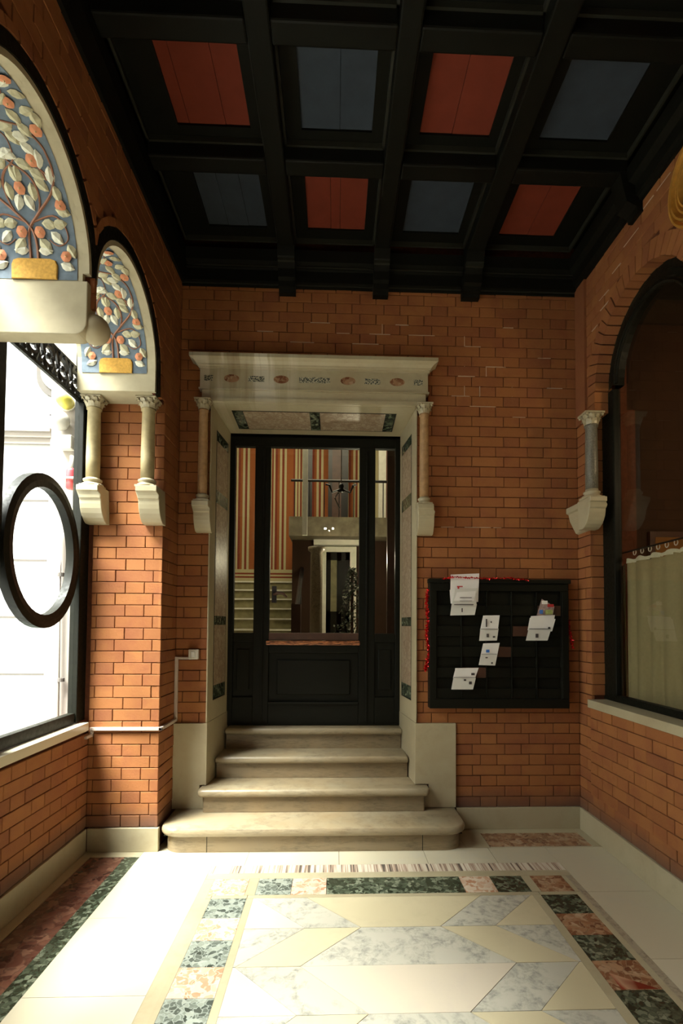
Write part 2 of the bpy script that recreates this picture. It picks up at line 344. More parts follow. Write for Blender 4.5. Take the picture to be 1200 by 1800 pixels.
# ---- back wall
b = MB(); rect_with_hole(b, (-1.9, 2.25), (0, 4.5), (DX0 - .01, DX1 + .01), DZ + .02, YB + .012, YB + .50)
wb = struct('wall_back', b, 'mortar', 'red brick end wall around the marble door surround', 'wall')
def clip_back(z0, z1):
    L = []
    lo, hi = XI + .0, XR
    def px(x): return x - XI
    top = 4.09
    if z0 > top: return []
    if z1 > 3.17 and z0 < 3.46: return [(0, px(-1.0)), (px(.70), px(hi))]
    if z0 >= 3.44: return [(0, px(hi))]
    if z0 < .77: return [(px(.91), px(hi))]
    return [(0, px(DX0 - .012)), (px(DX1 + .012), px(hi))]
lay(wb, (XI, YB, 0), (1, 0, 0), (0, -1, 0), XR - XI, 52, (.731 - .245 - XI) % .368, clip_back, 290)
fl = MB()
for x, k, w in [(.985, 45, .12), (1.15, 43, .15), (.93, 42, .13), (1.55, 44, .10), (-.2, 47, .15), (.0, 46, .10), (-.6, 46, .12), (.25, 46, .16), (-.35, 45, .18), (.12, 45, .2), (1.62, 41, .12), (.88, 40, .14), (1.02, 39, .2), (1.28, 47, .08), (.45, 47, .1), (.98, 27, .2), (1.2, 27, .06), (.8, 27, .1), (1.35, 38, .1), (.55, 46, .2)]:
    z = Z0 + k * COURSE - JT; fl.box(x, x + w, YB - .0015, YB + .01, z, z + JT)
for x, k in [(.982, 42), (.982, 40), (1.10, 40), (1.15, 42), (.93, 39), (1.35, 40), (.35, 46), (.982, 45)]:
    z = Z0 + k * COURSE; fl.box(x - JT, x, YB - .0015, YB + .01, z, z + COURSE)
fl.build('mortar_fleck', 'mortar_pale', wb, kind='stuff', label='pale mortar showing in upper joints')
# ---- left wall: apron under the window, pier, arcade
b = MB(); b.box(-1.88, XL - .012, -3.0, 3.5, 0, .80)
arL = [(2.887, 3.15, .405), (1.995, 3.15, .405), (.95, 3.15, .405), (.06, 3.15, .405), (-.95, 3.15, .405)]
b.box(-1.715, XI - .012, 3.50, 3.84, 0, 3.0)          # the pier
b.box(-1.9, XI - .012, 1.37, 1.59, .85, 3.0)         # pier between the window pairs
b.box(-1.9, XI - .012, -.56, -.35, .85, 3.0); b.box(-1.9, XI - .012, -3, -1.4, .85, 3.0)
arch_slab(b, XI - .03, XI - .012, -3.0, 3.84, 3.0, 4.5, [(y, z, r + .022) for y, z, r in arL])
wL = struct('wall_left', b, 'mortar', 'brick arcade wall with window bays onto the courtyard', 'wall')
b = MB(); arch_slab(b, -1.66, XI - .032, -3.0, 3.84, 3.0, 4.5, arL, 20)
b.box(-1.66, XI - .032, -3, -1.35, 2.85, 3.0)
b.build('arcade_plaster', 'plaster', wL, label='cream plastered arch soffits')
box(-1.93, -1.716, 3.505, 3.95, -.75, 4.5).build('outer_render', 'facade_pink', wL, label='pale rendered outer return of the pier')
b = MB(); b.box(-1.93, -1.881, -3, 3.5, -.75, .86); b.build('outer_apron', 'facade_pink', wL)
lay(wL, (XL, -.4, 0), (0, 1, 0), (1, 0, 0), 3.9, 8, .08, lambda a, b_: [(1.2, 3.9)] if b_ < .80 else [(1.2, 3.9)], 110)
FX = [[.118, .126, .25, .25], [.06, .25, .123, .25]]
def clipP(z0, z1): return [(0, .463)] if z0 < 2.97 else []
lay(wL, (XI, 3.49, 0), (-1, 0, 0), (0, -1, 0), .463, 37, 0, clipP, 150, fixed=FX)
lay(wL, (XI, 3.82, 0), (0, -1, 0), (1, 0, 0), .33, 37, 0, lambda a, b_: [(0, .33)], 90, fixed=[[.21, .12], [.09, .24]])
def clipA(z0, z1):
    zm = (z0 + z1) / 2; segs = [(0, 3.12)]; 
    if z0 > 4.12: return []
    for yc, zc, r in arL[:3]:
        ro = .527; dz = zm - zc
        h = ro if dz < 0 else (math.sqrt(ro * ro - dz * dz) if dz < ro else None)
        if h is None: continue
        lo, hi = 3.82 - yc - h, 3.82 - yc + h; ns = []
        for a, c_ in segs:
            if c_ <= lo or a >= hi: ns.append((a, c_)); continue
            if a < lo: ns.append((a, lo))
            if c_ > hi: ns.append((hi, c_))
        segs = ns
    return segs
lay(wL, (XI, 3.82, 0), (0, -1, 0), (1, 0, 0), 3.12, 52, 0, clipA, 90, k0=37)
for yc, zc, r in arL[:2]:
    voussoirs(wL, XI + .010, .03, yc, zc, .487, .526, 18, 1, ylo=2.443 if yc > 2.4 else -9, yhi=9 if yc > 2.4 else 2.439)
    for z in (3.002, 3.078): box(XI - .02, XI + .010, *((yc + .487, yc + .526) if yc > 2.4 else (2.430, 2.452)), z, z + .072).build('arch_brick', 'brick', wL)
    m_ = MB(); n = 28
    for k in range(n):
        a0, a1 = math.pi * k / n, math.pi * (k + 1) / n
        pt = lambda rr, a: (XI - .035, yc + rr * math.cos(a), zc + rr * math.sin(a))
        cl = (lambda p: (p[0] + .02, max(p[1], 2.442), p[2])) if yc > 2.4 else (lambda p: (p[0] + .02, min(p[1], 2.440), p[2])); m_.extrude([cl(pt(.429, a0)), cl(pt(.429, a1)), cl(pt(.486, a1)), cl(pt(.486, a0))], (.021, 0, 0))
    if yc > 2.4: m_.box(XI - .015, XI + .006, yc + .429, yc + .486, 3.0, zc)
    m_.build('arch_bead', 'wood_black', wL, label='dark moulding lining the arch')
    m_ = MB()
    for k in range(n):
        a0, a1 = math.pi * k / n, math.pi * (k + 1) / n; m_.extrude([pt(.4045, a0), pt(.4045, a1), pt(.4275, a1), pt(.4275, a0)], (.034, 0, 0))
    if yc > 2.4: m_.box(XI - .035, XI - .001, yc + .4045, yc + .4275, 3.0, zc)
    m_.build('arch_lining', 'plaster', wL)
# ---- right wall
arR = [(3.03, 3.185, .52), (1.83, 3.185, .52), (.6, 3.185, .52)]
b = MB(); b.box(XR + .012, 2.2, 3.642, 3.84, 0, 3.1); b.box(XR + .012, 2.2, -3, 3.63, 0, .93)
b.box(XR - .008, XR + .02, -3, 3.62, .33, .93)
for y0, y1 in ((2.35, 2.51), (1.12, 1.31), (-3, .08)): b.box(XR + .012, 2.0, y0, y1, .95, 3.1)
arch_slab(b, XR + .012, 2.0, -3, 3.84, 3.1, 4.5, arR, 16)
wR = struct('wall_right', b, 'mortar', 'brick wall with arched window', 'wall')
lay(wR, (XR, 3.82, 0), (0, -1, 0), (-1, 0, 0), .19, 38, 0, None, 60, fixed=[[.115, .09], [.19, .1]])
lay(wR, (XR, 3.63, 0), (0, -1, 0), (-1, 0, 0), 2.4, 2, .1, None, 40)
lay(wR, (XR - .022, 3.615, 0), (0, -1, 0), (-1, 0, 0), 2.4, 10, .1, lambda a, c_: [(0, 2.4)] if c_ < .935 else [], 150, k0=2)
lay(wR, (XR + .005, 3.63, 0), (1, 0, 0), (0, -1, 0), .10, 38, 0, lambda a, c_: [(0, .10)] if a > .98 else [], 30, fixed=[[.10]])
def clipR(z0, z1):
    zm = (z0 + z1) / 2; segs = [(0, 2.6)]
    if z0 > 4.10: return []
    for yc, zc, r in arR:
        ro = .620; dz = zm - zc; h = ro if dz < 0 else (math.sqrt(ro * ro - dz * dz) if dz < ro else None)
        if h is None: continue
        lo, hi = 3.82 - yc - h, 3.82 - yc + h; ns = []
        for a, c_ in segs:
            if c_ <= lo or a >= hi: ns.append((a, c_)); continue
            if a < lo: ns.append((a, lo))
            if c_ > hi: ns.append((hi, c_))
        segs = ns
    return segs
lay(wR, (XR, 3.82, 0), (0, -1, 0), (-1, 0, 0), 2.6, 52, .05, clipR, 110, k0=38)
for z in (3.03, 3.108): box(XR - .003, XR + .117, 3.544, 3.640, z, z + .073).build('arch_brick', 'brick', wR)
for yc, zc, r in arR[:2]: voussoirs(wR, XR - .003, .12, yc, zc, .50, .617, 26, -1)
m_ = MB()
for y, z, l_ in ((3.35, 3.77, .12), (3.2, 3.85, .1), (3.0, 3.93, .16), (2.85, 4.0, .12), (3.5, 3.62, .08), (3.32, 3.7, .14), (2.7, 4.02, .12)):
    zk = Z0 + round((z - Z0) / COURSE) * COURSE - JT; m_.box(XR - .002, XR + .005, y, y + l_, zk, zk + JT)
m_.build('mortar_fleck', 'mortar_pale', wR, kind='stuff')
# pilaster strip dividing the corner from the arch
# ---- wall behind the camera with the street doorway
b = MB(); b.box(-1.9, 2.25, -3.2, -3.0, 0, 4.5)
struct('wall_front', b, 'mortar', 'brick wall around the street doorway', 'wall')
# ---- ceiling
b = box(-1.9, 2.25, -3.2, 4.0, 4.45, 4.55)
ce = struct('ceiling', b, 'wood_ceiling', 'black coffered timber ceiling with red and blue panels', 'ceiling')
PXs = [(-.92, -.505), (-.211, .197), (.475, .885), (1.18, 1.59)]
BXs = [(-.43, -.315), (.277, .384), (.955, 1.08)]
CX = [(-1.12, -.43), (-.315, .277), (.384, .955), (1.08, 1.76)]
BY = [(2.95, 3.06), (2.245, 2.355), (1.54, 1.65), (.83, .94), (.12, .23), (-.59, -.48), (-1.3, -1.19), (-2.0, -1.9)]
CY = [(3.06, 3.72)] + [(BY[i + 1][1], BY[i][0]) for i in range(7)]
ZB, ZP = 4.25, 4.38
for x0, x1 in BXs: bev(box(x0, x1, -3.0, 3.76, ZB, 4.46).build('beam', 'wood_ceiling', ce), .01)
for y0, y1 in BY:
    b = MB()
    for x0, x1 in CX: b.box(x0, x1, y0, y1, ZB + .002, 4.46)
    bev(b.build('cross_beam', 'wood_ceiling', ce), .01)
for j, (y0, y1) in enumerate(CY):
    for i, (x0, x1) in enumerate(CX):
        p0, p1 = PXs[i]; q0, q1 = y0 + .075, y1 - .075
        if j == 0: q1 = 3.62
        m_ = MB()
        for (a, c_, d, e, z) in ((x0, p0, y0, y1, ZP - .012), (p1, x1, y0, y1, ZP - .012), (p0, p1, y0, q0, ZP - .012), (p0, p1, q1, y1, ZP - .012)): m_.box(a, c_, d, e, z, 4.46)
        o = m_.build('coffer_frame', 'wood_ceiling', ce)
        m_ = MB(); w = .014; a0, a1, c0, c1 = x0, x1, y0, y1
        for (a, c_, d, e) in ((a0, a1, c0, c0 + w), (a0, a1, c1 - w, c1), (a0, a0 + w, c0, c1), (a1 - w, a1, c0, c1)): m_.box(a, c_, d, e, ZP - .045, ZP - .01)
        e2 = .028; 
        m_.build('coffer_moulding', 'wood_edge' if j < 3 else 'wood_ceiling', ce)
        col = 'paint_red' if (i + j) % 2 else 'paint_blue'
        cuts = {(0, 0): [0, .33, .68, 1], (1, 0): [0, .40, .56, 1], (2, 0): [0, 1], (3, 0): [0, .52, 1], (0, 1): [0, .16, .66, 1], (1, 1): [0, .54, 1], (2, 1): [0, .46, 1], (3, 1): [0, 1]}.get((i, j), [0, .5, 1])
        for k in range(len(cuts) - 1):
            a = p0 + (p1 - p0) * cuts[k]; c_ = p0 + (p1 - p0) * cuts[k + 1]
            m_ = MB(); m_.box(a + (.0025 if k else 0), c_, q0, q1, ZP + R.uniform(0, .003), ZP + .03)
            m_.build('panel_board', col, ce)
# cornice
def moulding(name, pts, vec, mat='wood_ceiling', parent=None, **k): return MB().extrude(pts, vec).build(name, mat, parent, **k)
tr = empty('trim_1', (0, 3.8, 4.1), 'dark timber cornice along the end wall', 'cornice', kind='structure')
prof = [(3.835, 4.035), (3.805, 4.035), (3.80, 4.055), (3.775, 4.06), (3.775, 4.145), (3.76, 4.15), (3.755, 4.17), (3.72, 4.18), (3.71, 4.26), (3.835, 4.26)]
moulding('cornice', [(XI - .2, y, z + .02) for y, z in prof], (XR - XI + .4, 0, 0), parent=tr)
box(XI - .2, XR, 3.752, 3.762, 4.178, 4.186).build('bead', 'wood_edge', tr)
box(XI - .2, XR, 3.795, 3.803, 4.068, 4.076).build('bead', 'wood_edge', tr)
for x0, x1 in BXs:
    cp = [(3.83, 3.985), (3.77, 3.985), (3.765, 4.01), (3.74, 4.015), (3.735, 4.05), (3.705, 4.06), (3.70, 4.12), (3.68, 4.16), (3.65, 4.18), (3.62, 4.26), (3.83, 4.26)]
    o = MB().extrude([(x0 - .004, y, z + .01) for y, z in cp], (x1 - x0 + .008, 0, 0)).build('corbel', 'wood_ceiling', tr)
    box(x0 - .004, x1 + .004, 3.66, 3.70, 4.165, 4.19).build('corbel_lip', 'wood_edge', tr)
tr2 = empty('trim_2', (1.8, 1, 4.1), 'dark timber cornice along the wall with the shop window', 'cornice', kind='structure')
prof = [(XR + .02, 4.085), (XR - .02, 4.085), (XR - .03, 4.11), (XR - .045, 4.115), (XR - .05, 4.18), (XR - .09, 4.20), (XR - .10, 4.28), (XR + .02, 4.28)]
moulding('cornice', [(x, 3.80, z) for x, z in prof], (0, -6.8, 0), parent=tr2)
for y0, y1 in BY[:4]:
    cp = [(XR + .0, 4.02), (XR - .03, 4.02), (XR - .04, 4.05), (XR - .10, 4.08), (XR - .12, 4.16), (XR - .14, 4.26), (XR, 4.26)]
    MB().extrude([(x, y0, z) for x, z in cp], (0, y1 - y0, 0)).build('corbel', 'wood_ceiling', tr2)
tr3 = empty('trim_3', (-1.1, 1, 4.1), 'dark timber cornice above the arcade', 'cornice', kind='structure')
prof = [(XI - .02, 4.07), (XI + .02, 4.07), (XI + .03, 4.11), (XI + .05, 4.18), (XI + .05, 4.28), (XI - .02, 4.28)]
moulding('cornice', [(x, 3.80, z) for x, z in prof], (0, -6.8, 0), parent=tr3)
# ================================================================== FLOOR
flr = struct('floor', box(-1.9, 2.25, -3.2, 3.9, -.08, -.006), 'mortar', 'polished marble floor with inlaid geometric border', 'floor')
def tile(pts, mat, name='tile', g=.0022):
    cx = sum(p[0] for p in pts) / len(pts); cy = sum(p[1] for p in pts) / len(pts); q = []
    for x, y in pts:
        d = math.hypot(x - cx, y - cy); k = max(0, 1 - g / d) if d else 1; q.append((cx + (x - cx) * k, cy + (y - cy) * k, 0))
    m_ = MB(); n = len(q); m_.v = q + [(x, y, -.008) for x, y, z in q]; m_.f = [tuple(range(n))] + [(k, (k + 1) % n, n + (k + 1) % n, n + k) for k in range(n)]
    return m_.build(name, mat, flr)
def rt(x0, x1, y0, y1, mat, name='tile'): return tile([(x0, y0), (x1, y0), (x1, y1), (x0, y1)], mat, name, .0015)
YN = -1.2   # how far the inlay is laid towards the street
S = .285; rows = [2.885 - S * k for k in range(0, 15)]
FX0, FX1 = -.435, 1.12; mid = (FX0 + FX1) / 2
# chevron field
for k in range(len(rows) - 1):
    yt, yb = rows[k], rows[k + 1]
    A, Bx = (FX0 + .045, FX0 + .30) if k % 2 == 0 else (FX0 + .30, FX0 + .58)
    if k % 2 == 0: ot, ob, it, ib = FX0 + .01, FX0 + .30, FX0 + .295, FX0 + .578
    else: ot, ob, it, ib = FX0 + .30, FX0 + .01, FX0 + .578, FX0 + .295
    mir = lambda x: FX0 + FX1 - x
    outer = 'marble_pink' if k % 2 == 0 else 'marble_grey'
    band = 'marble_grey' if k % 2 == 0 else 'marble_cream'
    ctr = 'marble_pink' if k % 2 == 0 else 'marble_grey'
    for fx in (lambda x: x, mir):
        o_ = outer if fx is not mir else ('marble_cream' if k % 2 == 0 else 'marble_grey')
        if k == 0 and fx is not mir: o_ = 'marble_pink'
        tile([(fx(FX0), yt), (fx(ot), yt), (fx(ob), yb), (fx(FX0), yb)], o_, 'tile')
        tile([(fx(ot), yt), (fx(it), yt), (fx(ib), yb), (fx(ob), yb)], band, 'tile')
    tile([(it, yt), (mir(it), yt), (mir(ib), yb), (ib, yb)], ctr if k != 0 else 'marble_cream', 'tile')
# cream fillets
for x0, x1 in ((FX0 - .035, FX0), (FX1, FX1 + .045)): rt(x0, x1, rows[-1], 2.885, 'marble_plinth', 'fillet')
rt(FX0 - .035, FX1 + .045, 2.885, 2.918, 'marble_plinth', 'fillet')
# top border blocks
for x0, x1, mt in ((-.694, -.489, 'marble_rose'), (-.489, -.432, 'marble_plinth'), (-.432, -.234, 'marble_verde'), (-.234, -.035, 'marble_rose'), (-.035, .755, 'marble_green'), (.755, .940, 'marble_rose'), (.940, 1.132, 'marble_green'), (1.132, 1.185, 'marble_plinth'), (1.185, 1.378, 'marble_russet')):
    rt(x0, x1, 2.918, 3.103, mt)
rt(-.75, 1.443, 3.103, 3.172, 'marble_plinth', 'fillet')
rt(-.75, 1.443, 3.172, 3.270, 'marble_stripe', 'striped_band')
# side border blocks
ys = [2.885, 2.697, 2.510, 2.320, 2.132, 1.95, 1.76, 1.57, 1.38, 1.19, 1.0, .8, .6, .4, .2, 0, -.2]
lm = ['marble_verde', 'marble_rose', 'marble_verde', 'marble_rose']; rm = ['marble_green', 'marble_russet', 'marble_green', 'marble_russet']
for k in range(len(ys) - 1):
    rt(-.667, -.470, ys[k + 1], ys[k], lm[k % 4]); rt(1.167, 1.375, ys[k + 1], ys[k], rm[k % 4])
tile([(1.20, 2.135), (1.36, 2.135), (1.20, 2.24)], 'marble_oxblood', 'inlay').location.z = .0004
for x0, x1 in ((-.694, -.667), (1.375, 1.405)): rt(x0, x1, -1.2, 2.918 if x0 > 0 else 2.885, 'marble_plinth', 'fillet')
rt(1.405, 1.443, -1.2, 3.103, 'marble_mottled', 'fillet'); rt(-.75, -.694, -1.2, 3.103, 'marble_plinth', 'fillet')
rt(-.694, -.667, 2.885, 2.918, 'marble_plinth', 'fillet'); rt(1.378, 1.405, 2.918, 3.103, 'marble_plinth', 'fillet')
rt(-.667, -.470, 2.885, 2.918, 'marble_plinth', 'fillet'); rt(1.165, 1.375, 2.885, 2.918, 'marble_plinth', 'fillet')
# white field slabs
def slabs(x0, x1, y0, y1, nx, ny, mat='marble_white'):
    for i in range(nx):
        for j in range(ny): rt(x0 + (x1 - x0) * i / nx, x0 + (x1 - x0) * (i + 1) / nx, y0 + (y1 - y0) * j / ny, y0 + (y1 - y0) * (j + 1) / ny, mat, 'slab')
slabs(-1.245, -.75, -1.2, 3.27, 1, 8)
slabs(1.443, 1.84, -1.2, 2.91, 1, 7); rt(1.443, 1.84, 2.91, 3.495, 'marble_white', 'slab')
for a, c_ in ((-1.245, -1.1), (-1.1, -.551), (-.551, .041), (.041, .605), (.605, 1.05), (1.05, 1.443)): rt(a, c_, 3.27, 3.495, 'marble_white', 'slab')
rt(-1.63, -1.56, -1.2, 3.495, 'marble_plinth', 'fillet'); rt(-1.56, -1.245, 3.405, 3.495, 'marble_plinth', 'fillet')
for k in range(8): rt(-1.555, -1.335, 3.405 - .62 * (k + 1), 3.405 - .62 * k, 'marble_red', 'tile'); rt(-1.335, -1.245, 3.405 - .62 * (k + 1), 3.405 - .62 * k, 'marble_green', 'tile')
rt(.90, 1.84, 3.745, 3.83, 'marble_plinth', 'fillet'); rt(1.78, 1.84, 3.495, 3.745, 'marble_plinth', 'fillet'); rt(.90, 1.07, 3.495, 3.745, 'marble_plinth', 'tile')
for a, c_ in ((1.07, 1.33), (1.33, 1.56), (1.56, 1.78)): rt(a, c_, 3.51, 3.735, 'marble_russet', 'tile')
rt(1.07, 1.78, 3.495, 3.51, 'marble_plinth', 'fillet'); rt(1.07, 1.78, 3.735, 3.745, 'marble_plinth', 'fillet')
rt(1.84, 1.86, -1.2, 3.83, 'marble_plinth', 'fillet'); rt(.6, .90, 3.495, 3.83, 'marble_plinth'); rt(-1.17, -1.0, 3.495, 3.81, 'marble_plinth')
# ================================================================== BASEBOARDS, SILLS
def structp(name, mb, mat, label, cat='baseboard'): return bev(struct(name, mb, mat, label, cat), .003)
structp('baseboard_back', box(.91, XR + .0, YB - .012, YB + .02, 0, .158), 'marble_plinth', 'marble skirting right of the steps')
structp('baseboard_right', box(XR - .012, XR + .02, -3, YB - .014, 0, .158), 'marble_plinth', 'marble skirting under the shop window')
b = MB(); b.box(XL - .02, XL + .012, -3, 3.476, 0, .155); structp('baseboard_left', b, 'marble_plinth', 'marble skirting below the courtyard window')
structp('baseboard_pier', box(XL + .014, XI + .012, 3.476, 3.51, 0, .155), 'marble_plinth', 'short marble skirting on the brick pier')
structp('trim_4', box(-1.72, -1.605, -3, 3.445, .802, .856), 'marble_white', 'white marble sill of the courtyard window', 'sill')
structp('trim_5', box(XR - .035, 1.955, -3, 3.628, .927, .984), 'marble_plinth', 'pale marble sill of the shop window', 'sill')
# ================================================================== STEPS
def round_rect(x0, x1, y0, y1, r, seg=7):
    """outline with the two front (y0) corners rounded"""
    p = [(x0, y1)]
    for k in range(seg + 1): a = math.pi + math.pi / 2 * k / seg; p.append((x0 + r + r * math.cos(a), y0 + r + r * math.sin(a)))
    for k in range(seg + 1): a = 1.5 * math.pi + math.pi / 2 * k / seg; p.append((x1 - r + r * math.cos(a), y0 + r + r * math.sin(a)))
    p.append((x1, y1)); return p
def nosed(mb, outline, z0, z1, nose):
    """slab with a half-round edge: rings inset as the nosing curves"""
    cx = sum(p[0] for p in outline) / len(outline); n = len(outline); zs = []
    h = (z1 - z0) / 2
    x0 = min(p[0] for p in outline); x1 = max(p[0] for p in outline); y0 = min(p[1] for p in outline); y1 = max(p[1] for p in outline)
    rings = []
    for k in range(7):
        a = -math.pi / 2 + math.pi * k / 6; ins = nose * (1 - math.cos(a)); z = (z0 + z1) / 2 + h * math.sin(a)
        sx = (x1 - x0 - 2 * ins) / (x1 - x0); sy = (y1 - y0 - ins) / (y1 - y0)
        rings.append([((x - (x0 + x1) / 2) * sx + (x0 + x1) / 2, y1 - (y1 - y) * sy, z) for x, y in outline])
    i = len(mb.v)
    for r in rings: mb.v += r
    for a in range(6):
        for k in range(n): j = (k + 1) % n; mb.f.append((i + a * n + k, i + a * n + j, i + (a + 1) * n + j, i + (a + 1) * n + k))
    mb.f.append(tuple(i + k for k in range(n))); mb.f.append(tuple(i + 6 * n + k for k in range(n)))
def step(label, x0, x1, y0, y1, z0, z1, r, split=None, xr=None):
    e = empty('marble_step', ((x0 + x1) / 2, y0, z0), label, 'step', 'marble steps up to the doorway')
    m_ = MB(); nosed(m_, round_rect(x0, x1, y0, y1, r), z1 - .052, z1, .014); o = m_.build('tread', 'marble_step', e, smooth=True); bpy_smooth(o)
    f0, f1 = xr or (x0 + .035, x1 - .035); ya = y0 + .035; m_ = MB()
    out = round_rect(f0, f1, ya, y1 - .01, max(.004, r - .02))
    if split:
        n = len(out); m_.extrude([(x, y, z0) for x, y in out], (0, 0, z1 - .053 - z0))
        o = m_.build('riser', 'marble_riser', e, smooth=True); bpy_smooth(o)
        for s_ in split:
            box(s_ - .002, s_ + .002, ya - .001, ya + .002, z0, z1 - .054).build('joint', 'wood_black', o)
    else:
        m_.extrude([(x, y, z0) for x, y in out], (0, 0, z1 - .053 - z0)); m_.build('riser', 'marble_riser', e)
    box(f0 + .003, f1 - .003, ya + .004, ya + .03, z1 - .054, z1 - .050).build('joint', 'wood_black', e)
    return e
step('lowest marble step, widest, with rounded front corners', -1.150, .905, 3.425, 3.815, 0.001, .163, .13, (-.83, .60))
step('second marble step from the floor, ends cut into the pedestals', -.965, .700, 3.695, 3.815, .165, .330, .035)
box(-.96, .64, 3.815, 4.3, .02, .328).build('marble_step_core', 'marble_step')
o = bpy.data.objects['marble_step_core']; o.name = 'trim_6'; tag(o, 'marble landing behind the second step', 'step', kind='structure')
step('third marble step, narrow, between the door jambs', -.900, .578, 3.962, 4.24, .330, .495, .01, xr=(-.896, .574))
step('topmost marble step, under the dark door', -.880, .560, 4.207, 4.342, .495, .662, .01, xr=(-.876, .556))
# ================================================================== DOOR SURROUND
ds = empty('door_surround', (-.16, 3.9, .165), 'marble doorcase with cornice, inlaid frieze and splayed jambs', 'doorway')
for sx, xa, xb, px0 in ((-1, -.925, -.885, -1.17), (1, .605, .550, .907)):
    # splayed jamb: plinth block below, framed panel above
    th = .05 * sx
    def quad(x0, y0, x1, y1, z0, z1, dx): return [(x0, y0, z0), (x1, y1, z0), (x1 + dx, y1, z0), (x0 + dx, y0, z0)]
    m_ = MB(); m_.extrude([(xa, 3.80, .785), (xb, 4.30, .785), (xb + th, 4.30, .785), (xa + th * .2, 3.80, .785)], (0, 0, DZ - .785)); jb = bev(m_.build('jamb', 'marble_door', ds), .003)
    d = (xb - xa) / .5
    def jp(y, z0, z1, y1_, mat, off, nm):
        fx = lambda y: xa + d * (y - 3.80) - sx * off
        m_ = MB(); m_.extrude([(fx(y), y, z0), (fx(y1_), y1_, z0), (fx(y1_) + sx * .004, y1_, z0), (fx(y) + sx * .004, y, z0)], (0, 0, z1 - z0)); return m_.build(nm, mat, jb)
    jp(3.925, .93, 3.00, 4.235, 'wood_black', .0008, 'panel_recess')
    zs = [.94, 1.04, 1.50, 1.57, 2.44, 2.54, 2.92, 2.99]
    for k in range(7):
        g = k % 2 == 0
        jp(3.935, zs[k], zs[k + 1], 4.225, 'marble_green' if g else 'marble_panel', .0016, 'inlay_panel')
    # pedestal on the wall face
    x0, x1 = (px0, xa + .002) if sx < 0 else (xa - .002, px0)
    m_ = MB()
    if sx < 0: out = [(x0, .165), (-.935, .165), (-.935, .27), (-.970, .285), (-.970, .335), (xa + .002, .335), (x1, .78), (x0, .78)]
    else: out = [(x1, .165), (.672, .165), (.672, .27), (.704, .285), (.704, .335), (xa - .002, .335), (x0, .78), (x1, .78)]
    m_.extrude([(x, 3.80, z) for x, z in out], (0, .03, 0)); bev(m_.build('pedestal', 'marble_plinth', ds), .002)
    m_ = MB(); m_.extrude([(xa, 3.802, .332), (xb, 4.34, .332), (xb + th, 4.34, .332), (xa + th * .2, 3.802, .332)], (0, 0, .45)); m_.build('plinth', 'marble_plinth', ds)
# soffit of the doorway
m_ = MB(); m_.extrude([(-.925, 3.80, DZ), (-.885, 4.31, DZ - .03), (.55, 4.31, DZ - .03), (.605, 3.80, DZ)], (0, 0, .05)); so = m_.build('soffit', 'marble_door', ds)
sp = lambda x0, x1, y0, y1, mat, dz: MB().extrude([(x0, y0, DZ - dz - .06 * (y0 - 3.8)), (x1, y0, DZ - dz - .06 * (y0 - 3.8)), (x1, y1, DZ - dz - .06 * (y1 - 3.8)), (x0, y1, DZ - dz - .06 * (y1 - 3.8))], (0, 0, .004)).build('inlay_panel', mat, so)
sp(-.80, .47, 3.90, 4.22, 'wood_black', .0008)
for a, c_, mt in ((-.79, -.72, 'marble_green'), (-.715, -.205, 'marble_panel'), (-.20, -.13, 'marble_green'), (-.125, .385, 'marble_panel'), (.39, .46, 'marble_green')): sp(a, c_, 3.91, 4.21, mt, .002)
# architrave, frieze, cornice
o = box(-.995, .675, 3.772, 3.84, 3.152, 3.245).build('architrave', 'marble_door', ds); bev(o, .004)
box(-.985, .665, 3.762, 3.84, 3.155, 3.182).build('architrave_band', 'marble_door', ds)
fz = bev(box(-1.008, .690, 3.765, 3.84, 3.248, 3.405).build('frieze', 'marble_door', ds), .003)
box(-1.015, .697, 3.757, 3.84, 3.245, 3.255).build('frieze_fillet', 'marble_door', ds)
cp = [(3.84, 3.40), (3.757, 3.40), (3.755, 3.415), (3.748, 3.418), (3.745, 3.43), (3.728, 3.447), (3.708, 3.458), (3.700, 3.462), (3.700, 3.488), (3.84, 3.488)]
m_ = MB(); n = len(cp)
def ring(sx, X):   # mitred end: offset equals projection
    return [((X + sx * (3.765 - y if y < 3.765 else 0)), y, z) for y, z in cp]
A = ring(-1, -1.008); Bq = ring(1, .690)
A[0] = (-1.008, 3.84, 3.40); 
m_.strip(A, Bq, closed=False); m_.v = m_.v
m_.poly([(-1.008 - .065, 3.70, 3.488), (.690 + .065, 3.70, 3.488), (.690 + .065, 3.84, 3.488), (-1.008 - .065, 3.84, 3.488)])
for X, sx in ((-1.008, -1), (.690, 1)):
    R0 = [(X + sx * (3.765 - min(y, 3.765)), y, z) for y, z in cp[1:-1]]; R1 = [(p[0], 3.84, p[2]) for p in R0]; m_.strip(R0, R1)
m_.build('cornice', 'marble_door', ds)
def fr(px): return un(px, 663, 'Y', 3.765).x
for px in (407, 494, 611.5, 698):
    x = fr(px); z = 3.328; m_ = MB(); n = 24
    m_.extrude([(x + .056 * math.cos(2 * math.pi * k / n), 3.7635, z + .030 * math.sin(2 * math.pi * k / n)) for k in range(n)], (0, .004, 0)); m_.build('inlay_oval', 'marble_russet', fz)
for px, w in ((366.5, .065), (450.5, .118), (553, .23), (654.5, .118), (735, .065)):
    x = fr(px); box(x - w / 2, x + w / 2, 3.7635, 3.77, 3.307, 3.349).build('inlay_block', 'marble_mosaic', fz)
